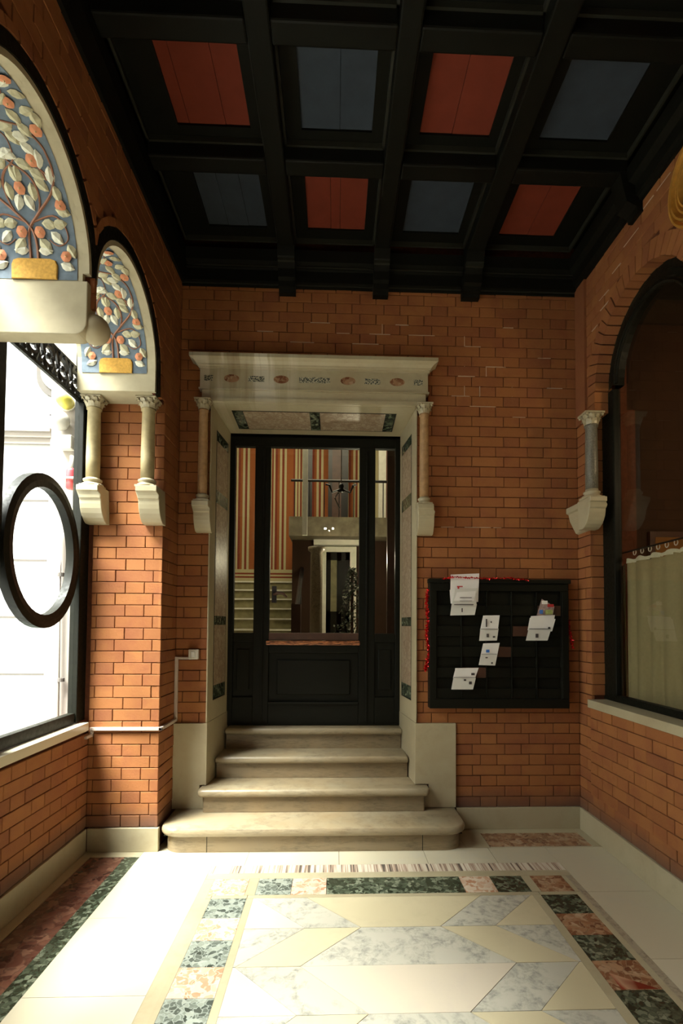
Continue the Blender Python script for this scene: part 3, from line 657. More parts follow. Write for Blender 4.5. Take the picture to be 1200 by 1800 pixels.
# ================================================================== COLONNETTES
def colonnette(label, cx, cy, zb, zc0, zt, r, mats, corb, capw=.075, cat='column'):
    """corb = (x0,x1,yfront,yback,zbot,ztop); column shaft zb..zc0, capital zc0..zt"""
    e = empty('colonnette', (cx, cy, corb[4]), label, cat, 'small columns on corbels')
    x0, x1, y0, y1, zl, zh = corb; d = y1 - y0; hh = zh - zl; mm = mats[0]
    pr = [(0, 1), (1, 1), (1, .84), (.94, .82), (.90, .74), (.88, .66), (.82, .62), (.80, .50), (.76, .38), (.68, .25), (.56, .13), (.42, .04), (.30, 0), (0, 0)]
    m_ = MB(); m_.extrude([(x0 + (.008 if q < .8 else 0), y1 - d * p, zl + hh * q) for p, q in pr], (x1 - x0 - .0, 0, 0)); o = bev(m_.build('corbel', mm, e), .003, 1)
    prof = [(r * 1.55, zh), (r * 1.6, zh + .012), (r * 1.5, zh + .02), (r * 1.2, zh + .024), (r * 1.15, zh + .034), (r * 1.35, zh + .04), (r * 1.35, zh + .05), (r * 1.05, zh + .056), (r, zb)]
    MB().lathe(prof, cx, cy, 24).build('base', mm, e, smooth=True)
    q = capw * .92; box(cx - q, cx + q, cy - q * .9, cy + q * .9, zh - .001, zh + .013).build('base_slab', mm, e)
    MB().lathe([(r, zb - .001), (r * 1.02, zb + (zc0 - zb) * .3), (r * .93, zc0 - .01), (r * 1.1, zc0 - .008), (r * 1.1, zc0 + .004)], cx, cy, 24).build('shaft', mats[1], e, smooth=True)
    H = zt - zc0; m_ = MB()
    m_.lathe([(r * .95, zc0), (r * 1.0, zc0 + H * .4), (r * 1.25, zc0 + H * .7), (capw * .85, zc0 + H * .82)], cx, cy, 20)
    for tier, (n, z0, z1, ro) in enumerate(((8, zc0, zc0 + H * .48, r * 1.35), (8, zc0 + H * .2, zc0 + H * .80, capw * .95))):
        for k in range(n):
            a = 2 * math.pi * (k + .5 * tier) / n; ca, sa = math.cos(a), math.sin(a); w = r * .42; hgt = z1 - z0
            rows_ = [(r * 1.0, z0, w), (r * 1.12, z0 + hgt * .5, w * 1.15), (ro * 1.0, z0 + hgt * .92, w * .9), (ro * 1.10, z0 + hgt, w * .5), (ro * 1.16, z0 + hgt * .84, w * .25)]
            L = [(cx + ca * q - sa * ww, cy + sa * q + ca * ww, z) for q, z, ww in rows_]; Q = [(cx + ca * q * 1.06, cy + sa * q * 1.06, z) for q, z, ww in rows_]; T = [(cx + ca * q + sa * ww, cy + sa * q - ca * ww, z) for q, z, ww in rows_]
            m_.strip(L, Q); m_.strip(Q, T)
    for sx in (-1, 1):
        for sy in (-1, 1): m_.ball((cx + sx * capw * .80, cy + sy * capw * .74, zt - H * .24), H * .11, 6)
    m_.build('capital', mm, e)
    q = capw; bev(box(cx - q, cx + q, cy - q * .92, cy + q * .92, zt - H * .16, zt).build('abacus', mm, e), .005); return e
zl = 2.168; zh = 2.40
colonnette('olive column on corbel beside the courtyard window', -1.60, 3.405, 2.46, 2.925, 3.0, .043, ('marble_plinth', 'column_olive'), (-1.668, -1.530, 3.325, 3.495, zl, zh), .068)
colonnette('olive column on corbel at the pier arris', -1.245, 3.405, 2.46, 2.925, 3.0, .043, ('marble_plinth', 'column_olive'), (-1.292, -1.156, 3.325, 3.495, zl, zh), .068)
colonnette('tan column on corbel left of the doorway', -.972, 3.750, 2.455, 3.075, 3.155, .034, ('marble_plinth', 'column_tan'), (-1.035, -.915, 3.69, 3.825, 2.18, 2.395), .060)
colonnette('tan column on corbel right of the doorway', .658, 3.750, 2.455, 3.075, 3.155, .034, ('marble_plinth', 'column_tan'), (.602, .722, 3.69, 3.825, 2.18, 2.395), .060)
# ================================================================== MOSAIC SOFFITS
def soffit(idx, yc, label, zc=3.15, r=.405):
    rr = r - .003
    def P(a, s, off=0):
        q = rr - off
        if s <= 0: return Vector((a, yc + q, zc + s))
        th = s / r; return Vector((a, yc + q * math.cos(th), zc + q * math.sin(th)))
    def N(s): 
        th = max(0, s / r); return Vector((0, -math.cos(th), -math.sin(th)))
    def T(s):
        th = max(0, s / r); return Vector((0, -math.sin(th), math.cos(th)))
    e = empty('flower_relief', (-1.41, yc + r, zc), label, 'mural', 'flowering tree reliefs under the arches')
    m_ = MB(); n = 40; a0, a1 = -1.632, -1.220; rowsA = [P(a0, -.035 + (1.30) * k / n) for k in range(n + 1)]; rowsB = [P(a1, -.035 + 1.30 * k / n) for k in range(n + 1)]
    rA = [P(a0, -.035 + 1.30 * k / n, -.004) for k in range(n + 1)]
    m_.strip(rowsA, rowsB); m_.build('ground', 'lunette_blue', e)
    # basket
    m_ = MB(); ou = [(-.105, -.036), (.105, -.036), (.107, .03), (.098, .052), (.075, .060), (-.075, .060), (-.098, .052), (-.107, .03)]
    m_.v = [tuple(P(-1.415 + a, s, .002)) for a, s in ou] + [tuple(P(-1.415 + a * .97, s * .97, .008)) for a, s in ou]; k = len(ou)
    m_.f = [tuple(range(k, 2 * k))] + [(i, (i + 1) % k, k + (i + 1) % k, k + i) for i in range(k)]; bk = m_.build('basket', 'basket_ochre', e)
    # stems
    st = [[(-.017, .06), (-.010, .171), (.047, .239), (.130, .316), (.164, .384), (.166, .451), (.155, .495), (.113, .55), (.041, .57), (-.02, .60)],
          [(-.065, .271), (-.073, .339), (-.045, .389), (.013, .429), (.027, .479), (.023, .518), (-.01, .55)],
          [(.046, .233), (.073, .298), (.062, .359), (.031, .397), (-.007, .418)], [(.126, .361), (.113, .41), (.091, .448)],
          [(.02, .21), (.111, .235), (.154, .2), (.162, .144), (.117, .117), (.076, .142)], [(.140, .378), (.093, .426), (.077, .498), (.036, .519)],
          [(.02, .60), (.08, .64), (.12, .70), (.10, .76)], [(0, .62), (.03, .68), (.06, .74), (.03, .80)]]
    def smooth(pts):
        out = []
        for i in range(len(pts) - 1):
            p0 = pts[max(i - 1, 0)]; p1 = pts[i]; p2 = pts[i + 1]; p3 = pts[min(i + 2, len(pts) - 1)]
            for k in range(4):
                t = k / 4; out.append(tuple(.5 * ((2 * p1[j]) + (-p0[j] + p2[j]) * t + (2 * p0[j] - 5 * p1[j] + 4 * p2[j] - p3[j]) * t * t + (-p0[j] + 3 * p1[j] - 3 * p2[j] + p3[j]) * t ** 3) for j in (0, 1)))
        out.append(pts[-1]); return out
    for mi in (1, -1):
        for i, s_ in enumerate(st):
            pp = smooth(s_); n_ = len(pp); w0 = .0065 if i in (0,) else .004
            MB().tube([P(-1.415 + mi * a, s, .002) for a, s in pp], [w0 * (1 - .5 * k / n_) for k in range(n_)], 5).build('stem', 'stem_brown', e)
    # leaves
    lv = [(-1.326, .513, -1.352, .52, -1.3, .507), (-1.242, .677, -1.264, .686, -1.22, .668), (-1.309, .587, -1.319, .608, -1.299, .567), (-1.316, .471, -1.331, .487, -1.301, .454), (-1.364, .417, -1.384, .424, -1.344, .409), (-1.32, .382, -1.349, .398, -1.29, .366), (-1.392, .282, -1.402, .307, -1.381, .256), (-1.316, .346, -1.336, .365, -1.295, .327), (-1.364, .32, -1.362, .353, -1.364, .286), (-1.301, .149, -1.326, .174, -1.275, .124), (-1.357, .115, -1.382, .147, -1.331, .082), (-1.327, .201, -1.348, .204, -1.305, .199), (-1.263, .027, -1.296, .041, -1.229, .013), (-1.279, .203, -1.313, .199, -1.245, .207), (-1.261, .314, -1.264, .334, -1.257, .294), (-1.293, .435, -1.286, .472, -1.3, .399), (-1.244, .61, -1.271, .603, -1.218, .617), (-1.228, .578, -1.229, .599, -1.226, .558), (-1.411, .451, -1.421, .456, -1.4, .446), (-1.365, .547, -1.385, .541, -1.345, .554), (-1.241, .095, -1.253, .118, -1.228, .072), (-1.36, .095, -1.382, .095, -1.337, .096), (-1.294, .538, -1.305, .555, -1.282, .522), (-1.361, .511, -1.372, .53, -1.348, .492),
          (0, 0, -1.40, .60, -1.36, .63), (0, 0, -1.33, .64, -1.30, .67), (0, 0, -1.39, .66, -1.36, .70), (0, 0, -1.28, .72, -1.25, .74), (0, 0, -1.34, .72, -1.32, .77), (0, 0, -1.40, .72, -1.38, .77), (0, 0, -1.27, .36, -1.262, .40), (0, 0, -1.27, .255, -1.235, .245), (0, 0, -1.415, .36, -1.405, .40), (0, 0, -1.29, .79, -1.26, .81), (0, 0, -1.36, .80, -1.34, .84), (0, 0, -1.405, .82, -1.38, .86)]
    j = 0
    for mi in (1, -1):
        for l_ in lv:
            a0, s0, a1, s1 = l_[2] + 1.415, l_[3], l_[4] + 1.415, l_[5]
            d = math.hypot(a1 - a0, s1 - s0) or .01; ex = max(.0, .070 - d) / 2; ux, us = (a1 - a0) / d, (s1 - s0) / d
            a0 -= ux * ex; s0 -= us * ex; a1 += ux * ex; s1 += us * ex; d += 2 * ex; w = d * .31
            if True: 
                a0 = max(-.2, min(.2, a0)); a1 = max(-.2, min(.2, a1))
            pts = [(0, 0), (.25, .8), (.5, 1), (.78, .62), (1, 0), (.78, -.62), (.5, -1), (.25, -.8)]
            V = [(a0 + (a1 - a0) * t - us * w * q, s0 + (s1 - s0) * t + ux * w * q) for t, q in pts]
            m_ = MB(); m_.v = [tuple(P(-1.415 + mi * a, s, .003)) for a, s in V] + [tuple(P(-1.415 + mi * (a0 + (a1 - a0) * t), s0 + (s1 - s0) * t, .012)) for t in (.2, .5, .8)]
            m_.f = [(0, 1, 8), (1, 2, 9, 8), (2, 3, 10, 9), (3, 4, 10), (4, 5, 10), (5, 6, 9, 10), (6, 7, 8, 9), (7, 0, 8)]
            m_.build('leaf', ('leaf_pale', 'leaf_cream', 'leaf_cream')[j % 3], e); j += 1
    for a, s in [(.169, .54), (.096, .432), (0, .332), (.158, .271), (.041, .169), (.148, .07), (.117, .645), (.168, .752), (.05, .82)]:
        for mi in ((1, -1) if a else (1,)):
            a_ = -1.415 + mi * a; o_ = P(a_, s, .004); Tn = T(s); Nn = N(s); X = Vector((1, 0, 0)); m_ = MB(); m_.v = [tuple(o_ + Nn * .010)]; K = 20
            for k in range(K): th = 2 * math.pi * k / K; q = .024 * (1 + .05 * math.cos(6 * th)); m_.v.append(tuple(o_ + X * q * math.cos(th) + Tn * q * math.sin(th) + Nn * .004))
            m_.f = [(0, 1 + k, 1 + (k + 1) % K) for k in range(K)]; f = m_.build('flower', 'flower_coral', e)
            m_ = MB(); m_.v = [tuple(o_ + Nn * .016)] + [tuple(o_ + X * .006 * math.cos(2 * math.pi * k / 6) + Tn * .006 * math.sin(2 * math.pi * k / 6) + Nn * .006) for k in range(6)]; m_.f = [(0, 1 + k, 1 + (k + 1) % 6) for k in range(6)]; m_.build('flower_heart', 'flower_heart', f)
    return e
soffit(0, 2.887, 'relief of a flowering tree under the small far arch above the two columns')
soffit(1, 1.995, 'large relief of a flowering tree under the nearer arch, cut by the frame')
# pendant impost between the two bays
for yc0, yc1, lb in ((2.40, 2.482, 'rounded cream plaster impost hanging between the two mural arches'), ):
    m_ = MB(); rr = .06; pr = [(-1.655, 3.113), (-1.655, 2.857)] + [(-1.172 - rr + rr * math.sin(math.pi / 2 * k / 8), 2.857 + rr - rr * math.cos(math.pi / 2 * k / 8)) for k in range(9)] + [(-1.172, 3.113)]
    e = empty('impost', (-1.4, 2.44, 2.857), lb, 'impost')
    m_.extrude([(x, yc0 - .003, z) for x, z in pr], (0, yc1 - yc0 + .006, 0)); o = m_.build('block', 'plaster', e); bev(o, .004)
    m_ = MB(); m_.ball((-1.172, 2.475, 2.925), .072, 12, .95); m_.build('cushion', 'plaster', e, smooth=True)
# ================================================================== LEFT WINDOW
XW = -1.69
w1 = empty('window_1', (XW, 2.5, .86), 'tall courtyard window with oval frame and pierced transom', 'window', kind='structure')
def fb(y0, y1, z0, z1, nm='frame', x0=XW - .03, x1=XW + .02, mat='wood_black'): return bev(box(x0, x1, y0, y1, z0, z1).build(nm, mat, w1), .004)
fb(3.39, 3.51, .862, 3.3, x1=XW + .03); fb(2.43, 2.615, .862, 3.0, 'mullion'); fb(1.5, 3.39, .86, .925, 'bottom_rail')
fb(1.5, 1.62, .862, 3.3)
for y0, y1 in ((2.615, 3.39), (1.62, 2.43)):
    fb(y0, y1, 2.962, 2.985, 'rail', XW - .012, XW + .012); fb(y0, y1, 3.15, 3.17, 'rail', XW - .012, XW + .012)
    box(XW - .004, XW + .002, y0, y1, .925, 3.55).build('pane', 'window_glass', w1)
    n = 5
    fr_ = MB(); L = (y1 - y0) / n
    for k in range(n):
        yc_ = y0 + L * (k + .5); zc_ = 3.067
        fr_.tube([(XW + .004, yc_ + .055 * math.cos(a), zc_ + .055 * math.sin(a)) for a in [2 * math.pi * q / 14 for q in range(14)]], .013, 5, True)
        for sg in (-1, 1):
            fr_.tube([(XW + .004, yc_ + sg * L / 2, zc_ - .075), (XW + .004, yc_ + sg * L * .25, zc_), (XW + .004, yc_ + sg * L / 2, zc_ + .075)], .014, 5)
            fr_.tube([(XW + .004, yc_ + sg * .05, zc_ + .03), (XW + .004, yc_ + sg * .02, zc_ + .085)], .016, 5)
            fr_.tube([(XW + .004, yc_ + sg * .05, zc_ - .03), (XW + .004, yc_ + sg * .02, zc_ - .085)], .016, 5)
        fr_.ball((XW + .004, yc_, zc_), .020, 6)
    fr_.build('fretwork', 'iron_black', w1, label='pierced black transom scrollwork')
K = 44
for yc_, ry in ((3.0, .345), (2.02, .345)):
    m_ = MB(); zc_, rz = 1.918, .405; rows_ = []
    for dx, q in ((.028, -.038), (.034, 0), (.028, .038), (-.02, .038), (-.02, -.038)):
        rows_.append([(XW + dx, yc_ + (ry + q) * math.cos(2 * math.pi * k / K), zc_ + (rz + q) * math.sin(2 * math.pi * k / K)) for k in range(K)])
    for a in range(5): m_.strip(rows_[a], rows_[(a + 1) % 5], True)
    o = m_.build('oval_frame', 'wood_black', w1, smooth=True); bpy_smooth(o)
# windows further along the arcade, behind the camera's view
for nm, y0, y1 in (('window_3', -.35, 1.36), ('window_4', -1.38, -.57)):
    w = empty(nm, (XW, y0, .86), 'plain courtyard window nearer the street' if nm == 'window_3' else 'last courtyard window by the street door', 'window', kind='structure')
    for a, c_, d, e_ in ((y0, y0 + .07, .86, 3.2), (y1 - .07, y1, .86, 3.2), (y0, y1, .86, .92)): box(XW - .03, XW + .02, a, c_, d, e_).build('frame', 'wood_black', w)
    box(XW - .004, XW + .002, y0, y1, .92, 3.5).build('pane', 'window_glass', w)
# twin-bulb pendant hanging in the passage behind the camera (it mirrors in the door glass)
e = empty('pendant_lamp', (-.12, -1.5, 4.45), 'iron pendant lamp with two bare bulbs over the passage', 'lamp')
MB().tube([(-.12, -1.5, 4.45), (-.12, -1.5, 3.50)], .008, 6).build('rod', 'iron_black', e); MB().tube([(-.22, -1.5, 3.50), (-.02, -1.5, 3.50)], .01, 6).build('arm', 'iron_black', e)
for x in (-.195, -.045): MB().ball((x, -1.5, 3.44), .024, 8).build('bulb', 'bulb', e, smooth=True)
lamp('pendant_bulbs', 'POINT', (-.12, -1.5, 3.40), (0, 0, 0), 7, (1, .74, .45), shadow_soft_size=.01)
# ================================================================== COURTYARD
GZ = -.75
struct('courtyard_ground', box(-14, -1.92, -6, 9, GZ - .1, GZ), 'asphalt', 'pale paved courtyard ground', 'ground')
bl = empty('courtyard_building', (-4, 6.4, GZ), 'white rusticated house front across the courtyard', 'building')
YF = 6.0
fx = lambda px, Y=YF: un(px, 900, 'Y', Y).x
fz_ = lambda py, Y=YF: un(60, py, 'Y', Y).z
box(-9, fx(92), YF, YF + .4, GZ, 9).build('facade', 'facade', bl)
for py in (880, 985, 1085, 1185, 1268): box(-9, fx(91), YF - .004, YF + .01, fz_(py) - .012, fz_(py) + .012).build('joint', 'facade_joint', bl)
m_ = MB()
for a, c_, d in ((757, 763, .10), (763, 772, .07), (772, 782, .04)): m_.box(-9, fx(92), YF - d, YF, fz_(c_), fz_(a))
m_.build('string_course', 'facade_pink', bl)
box(fx(90), -2.35, YF - .06, YF + .4, GZ, 9).build('pilaster', 'facade_pink', bl)
# framed plaster panel of the upper storey
x0, x1 = fx(60), fx(110); z0, z1 = fz_(700), 6.0; m_ = MB(); rr = .25
ou = [(x0, z1)] + [(x0 + rr - rr * math.cos(math.pi / 2 * k / 6), z0 + rr - rr * math.sin(math.pi / 2 * k / 6)) for k in range(7)] + [(x1, z0), (x1, z1)]
m_.extrude([(x, YF - .03, z) for x, z in ou], (0, .04, 0)); m_.build('panel_moulding', 'facade_joint', bl)
m_ = MB(); m_.extrude([(x0 + (x - x0) * .86 + .05, YF - .04, z0 + .07 + (z - z0) * .95) for x, z in ou], (0, .05, 0)); m_.build('panel', 'facade_pink', bl)
# opposite side of the courtyard
b2 = empty('side_building', (-10, 2, GZ), 'pale house wall on the far side of the courtyard', 'building'); box(-10, -9.6, -6, 9, GZ, 5).build('facade', 'facade', b2)
dp = MB().tube([(un(104, 1290, 'Y', 3.47).x, 3.47, GZ), un(104, 930, 'Y', 3.47)], .016, 10).build('drainpipe', 'facade_pink', smooth=True); tag(dp, 'pale vertical drainpipe on the courtyard wall', 'pipe')
for py in (1010, 1195):
    q = un(107, py, 'Y', 3.47); MB().lathe([(.022, q.z - .012), (.022, q.z + .012)], q.x, 3.47, 12).build('pipe_clip', 'facade_joint', dp)
# devices on the courtyard wall
YD = 3.435
def at(px, py, Y=YD): return un(px, py, 'Y', Y)
p = at(111, 702); e = empty('siren', p, 'small yellow siren above the round white lamp', 'siren'); m_ = MB(); m_.lathe([(.048, YD + .06), (.05, YD + .02), (.042, YD - .02), (.02, YD - .04), (.001, YD - .045)], p.x, 0, 18, 'Y', cz=p.z); m_.build('dome', 'siren_yellow', e, smooth=True); m_ = MB(); m_.lathe([(.055, YD + .07), (.055, YD + .055)], p.x, 0, 18, 'Y', cz=p.z); m_.build('base', 'white_plastic', e)
p = at(104, 739); e = empty('round_lamp', p, 'round white globe lamp on the courtyard wall', 'lamp'); m_ = MB(); m_.ball(p, .066, 12); m_.build('globe', 'white_plastic', e, smooth=True); m_ = MB(); m_.lathe([(.03, YD + .08), (.028, YD + .05)], p.x, 0, 12, 'Y', cz=p.z); m_.build('bracket', 'facade_joint', e); MB().ball(p + Vector((-.02, -.07, .008)), .006, 5).build('screw', 'ink', e)
p = at(112, 775); bx = bev(box(p.x - .047, p.x + .047, YD + .0, YD + .071, p.z - .047, p.z + .047).build('junction_box', 'white_plastic'), .01); tag(bx, 'square white junction box below the round lamp', 'box')
p0 = at(113, 789); p1 = at(121, 812); p2 = at(121, 858)
e = empty('hanging_bottle', p2, 'clear bottle with red filling hung below the junction box', 'bottle')
zz0, zz1 = p2.z, at(121, 822).z; box(p2.x - .01, p2.x + .01, YD + .02, YD + .071, zz1 + .06, zz1 + .08).build('hook', 'white_plastic', e)
MB().lathe([(.028, zz0), (.034, zz0 + .01), (.034, zz1 - .015), (.028, zz1)], p2.x, YD + .03, 14).build('red_body', 'red_liquid', e, smooth=True)
box(p2.x - .040, p2.x + .040, YD - .012, YD + .01, (zz0 + zz1) / 2 - .006, (zz0 + zz1) / 2 + .006).build('band', 'white_plastic', e)
MB().lathe([(.028, zz1), (.014, zz1 + .05), (.012, zz1 + .09)], p2.x, YD + .03, 14).build('neck', 'white_plastic', e, smooth=True)
# parked car: low body with bonnet, windscreen and roof
e = empty('parked_car', (-3.3, 4.9, GZ), 'pale green-white car parked under the courtyard window', 'car')
car = [(-5.4, GZ + .35), (-5.35, GZ + .75), (-4.9, GZ + .88), (-4.4, GZ + 1.32), (-3.4, GZ + 1.36), (-2.9, GZ + 1.02), (-2.3, GZ + .9), (-2.1, GZ + .7), (-2.1, GZ + .3)]
m_ = MB(); m_.extrude([(x, 4.35, z) for x, z in car], (0, 1.45, 0)); bev(m_.build('body', 'car_paint', e), .09, 3)
m_ = MB(); m_.extrude([(-4.3, 4.342, GZ + .92), (-4.25, 4.342, GZ + 1.22), (-3.5, 4.342, GZ + 1.25), (-3.1, 4.342, GZ + .95)], (0, .02, 0)); m_.build('side_window', 'car_glass', e)
for x in (-4.75, -2.65): m_ = MB(); m_.lathe([(.30, 4.34), (.31, 4.36), (.31, 4.5), (.3, 4.52)], x, 0, 20, 'Y', cz=GZ + .30); m_.build('wheel', 'iron_black', e)
MB().ball((-2.9, 4.27, GZ + .98), .07, 8).build('wing_mirror', 'car_paint', e)
# ================================================================== RIGHT WINDOW
w2 = empty('window_2', (1.97, 2.9, .98), 'large arched shop window with black frame', 'window', kind='structure')
XF = 1.945
def fr2(y0, y1, z0, z1, nm='frame', x0=XF, x1=XF + .055, mat='wood_black'): return bev(box(x0, x1, y0, y1, z0, z1).build(nm, mat, w2), .006)
fr2(3.48, 3.66, .985, 3.18); fr2(2.42, 2.58, .985, 3.18, 'mullion'); fr2(1.28, 1.40, .985, 3.18)
fr2(1.4, 3.5, .985, 1.03, 'bottom_rail')
for yc, zc, r in arR[:2]:
    m_ = MB(); n = 24; prf = ((XF, 0.0), (XF - .01, .07), (XF - .02, .075), (XF - .02, .11), (XF + .06, .11), (XF + .06, -.06), (XF, -.06))
    rows_ = [[(x, yc + (r - d_) * math.cos(math.pi * k / n), zc + (r - d_) * math.sin(math.pi * k / n)) for k in range(n + 1)] for x, d_ in prf]
    for a in range(len(prf)): m_.strip(rows_[a], rows_[(a + 1) % len(prf)])
    m_.build('arch_frame', 'wood_black', w2)
    MB().tube([(XF - .014, yc + (r - .135) * math.cos(math.pi * k / n), zc + (r - .135) * math.sin(math.pi * k / n)) for k in range(n + 1)], .012, 6).build('bead', 'wood_black', w2)
    box(XF + .022, XF + .028, yc - r + .02, yc + r - .02, 1.03, 3.72).build('pane', 'shop_glass', w2)
# curtain behind the glass
e = empty('cafe_curtain', (2.04, 2.9, 1.0), 'cream half curtain hanging from rings behind the shop window', 'curtain')
def curtain(y0, y1, z0, z1, nf, x=2.04, amp=.016):
    n = nf * 8; T_, B_ = [], []; rows_ = []
    for j in range(7):
        f = j / 6; row = []
        for k in range(n + 1):
            y = y0 + (y1 - y0) * k / n; w = math.sin(2 * math.pi * nf * k / n + .6 * math.sin(k * .37)) + .4 * math.sin(k * .21 + 1)
            row.append((x + amp * (.6 + .5 * f) * w, y + .006 * math.sin(k * .9 + f * 2), z0 + (z1 - z0) * (1 - f) + (.008 * math.sin(k * .7) if j == 0 else 0)))
        rows_.append(row)
    m_ = MB()
    for a in range(6): m_.strip(rows_[a], rows_[a + 1])
    return m_
YC0, YC1 = 1.45, 3.50
o = curtain(YC0, YC1, 1.0, 1.95, 15).build('cloth', 'linen', e, smooth=True)
m_ = curtain(YC0, YC1, 1.945, 1.972, 15, 2.036); m_.build('heading', 'linen_white', o, smooth=True)
rod = MB().tube([(2.05, YC0, 2.03), (2.05, 3.60, 2.03)], .007, 8).build('curtain_rod', 'iron_black'); tag(rod, 'thin dark curtain rod carrying the rings', 'rod')
k = 0; y = 3.42
while y > 1.5:
    tag(MB().tube([(2.05, y + .016 * math.cos(a), 2.014 + .018 * math.sin(a)) for a in [2 * math.pi * q / 12 for q in range(12)]], .0032, 5, True).build('curtain_ring', 'white_plastic'), 'small pale curtain ring on the rod above the half curtain', 'ring', 'curtain rings on the rod'); y -= .085; k += 1
# narrow pale strip of a second curtain edge near the jamb
tag(curtain(3.515, 3.56, 1.02, 1.94, 1, 2.04, .006).build('curtain_tail', 'linen', smooth=True), 'narrow cream curtain strip hanging next to the window jamb', 'curtain')
# room behind
b = MB(); b.box(3.6, 3.7, -1, 4.6, 0, 4.15); b.box(2.0, 3.7, 4.3, 4.4, 0, 4.15); b.box(2.0, 3.7, -1.1, -1, 0, 4.6)
rm = struct('wall_shop', b, 'room_dark', 'dark brown wall of the room behind the shop window', 'wall')
box(2.0, 3.7, -1.1, 4.4, 4.58, 4.68).build('room_ceiling', 'room_ceiling', rm); b = MB(); b.box(3.57, 3.7, -1, 4.4, 4.15, 4.58); b.box(2.0, 3.6, 4.27, 4.4, 4.15, 4.58); b.build('room_frieze', 'room_frieze', rm)
box(2.0, 3.7, -1.1, 4.4, -.1, 0).build('room_floor', 'room_dark', rm)
e = empty('framed_board', (3.0, 3.8, 1.3), 'ochre wooden board in a frame seen through the window', 'board')
pa = un(1140, 934, 'Y', 4.25)
ya = 4.26; x0 = un(1142, 934, 'Y', ya).x; z1 = un(1142, 934, 'Y', ya).z
box(x0, x0 + 1.0, ya, ya + .03, .8, z1).build('frame', 'wood_brown', e); box(x0 + .045, x0 + .95, ya - .004, ya, .85, z1 - .05).build('board', 'picture_ochre', e)
lamp('shop_room_fill', 'POINT', (3.0, 2.2, 2.9), (0, 0, 0), 32, (1, .75, .45), shadow_soft_size=.2)  # point fill added so the dark room behind the glass shows
# corbelled colonnette at the right window
colonnette('speckled granite column on corbel at the shop window', 1.815, 3.535, 2.475, 2.93, 3.02, .042, ('marble_plinth', 'granite'), (1.755, 1.875, 3.44, 3.63, 2.20, 2.405), .070)
o = box(1.757, XR + .0, 3.63, 3.81, 2.20, 2.40); 
m_ = MB(); m_.extrude([(XR + .005, 3.63, 2.40), (1.757, 3.63, 2.40), (1.757, 3.63, 2.36), (1.775, 3.63, 2.35), (1.785, 3.63, 2.30), (1.83, 3.63, 2.21), (XR + .005, 3.63, 2.20)], (0, .185, 0))
cr = bpy.data.objects['colonnette.004']; bev(m_.build('corbel_return', 'marble_plinth', cr), .003, 1)
# pilaster edge in the corner
box(XR - .018, XR + .01, 3.655, 3.80, 3.02, 4.09).build('corner_strip', 'brick', wR)
# ceramic roundel
e = empty('roundel', (XR, 2.435, 3.83), 'round gilt-rimmed plaque on the brick between the shop arches', 'plaque')
yc_, zc_ = 2.435, 3.83
for k, (r0, r1, pr, mt) in enumerate(((.265, .235, .025, 'gilt'), (.235, .205, .035, 'gilt'), (.205, .18, .025, 'gilt'), (.18, .155, .03, 'gilt'))):
    m_ = MB(); rows_ = [[(XR - x, yc_ + q * math.cos(2 * math.pi * a / 40), zc_ + q * math.sin(2 * math.pi * a / 40)) for a in range(40)] for x, q in ((0, r0), (pr, (r0 * 2 + r1) / 3), (pr, (r0 + r1 * 2) / 3), (0, r1 + .001))]
    for a in range(3): m_.strip(rows_[a], rows_[a + 1], True)
    m_.build('rim', mt, e, smooth=True)
m_ = MB(); m_.extrude([(XR - .006, yc_ + .158 * math.cos(2 * math.pi * a / 32), zc_ + .158 * math.sin(2 * math.pi * a / 32)) for a in range(32)], (.01, 0, 0)); m_.build('disc', 'wood_brown', e)
# ================================================================== DOOR
YD_ = 4.322
dr = empty('door_1', (-.17, YD_, .665), 'dark timber door with glazed upper half and sidelights', 'door', kind='structure')
def db(x0, x1, z0, z1, y0=YD_, y1=YD_ + .055, nm='stile', mat='wood_black', par=None, w=.004): return bev(box(x0, x1, y0, y1, z0, z1).build(nm, mat, par or dr), w)
ZT, ZBm = 3.10, .668
db(-.888, -.848, ZBm, ZT); db(.512, .552, ZBm, ZT)
db(-.848, .512, 3.018, ZT, nm='head'); db(-1.0, .66, 3.095, 3.2, YD_ + .03, YD_ + .10, 'head_lining'); db(-1.0, -.885, .6, 3.1, YD_ + .03, YD_ + .10, 'jamb_lining'); db(.549, .66, .6, 3.1, YD_ + .03, YD_ + .10, 'jamb_lining')
db(-.68, -.55, ZBm, 3.018); db(.205, .341, ZBm, 3.018)
db(-.612, -.596, .70, 2.99, YD_ - .014, YD_, 'bead'); db(.262, .278, .70, 2.99, YD_ - .014, YD_, 'bead')
for x0, x1 in ((-.848, -.68), (.341, .512)):
    db(x0, x1, 1.36, 1.435, nm='rail'); db(x0, x1, ZBm, .90, nm='rail')
    db(x0, x1, .90, 1.36, YD_ + .02, YD_ + .045, 'panel'); db(x0 + .03, x1 - .03, .96, 1.30, YD_ + .008, YD_ + .022, 'raised_panel', w=.008)
    box(x0, x1, YD_ + .025, YD_ + .031, 1.435, 3.018).build('pane', 'door_glass', dr)
db(-.55, .205, 1.375, 1.437, nm='rail', mat='wood_brown'); db(-.57, .215, 1.335, 1.372, YD_ - .022, YD_ + .03, 'kick_moulding', 'wood_worn_highlight', w=.008)
db(-.55, .205, 1.27, 1.337, nm='rail'); db(-.55, .205, ZBm, .86, nm='rail'); db(-.55, .205, .84, .862, YD_ - .018, YD_, 'bead')
db(-.55, .205, .86, 1.27, YD_ + .02, YD_ + .045, 'panel'); db(-.48, .135, .92, 1.21, YD_ + .004, YD_ + .022, 'raised_panel', w=.012)
box(-.55, .205, YD_ + .025, YD_ + .031, 1.437, 3.018).build('pane', 'door_glass', dr)
h = un(484, 1045, 'Y', YD_); m_ = MB()
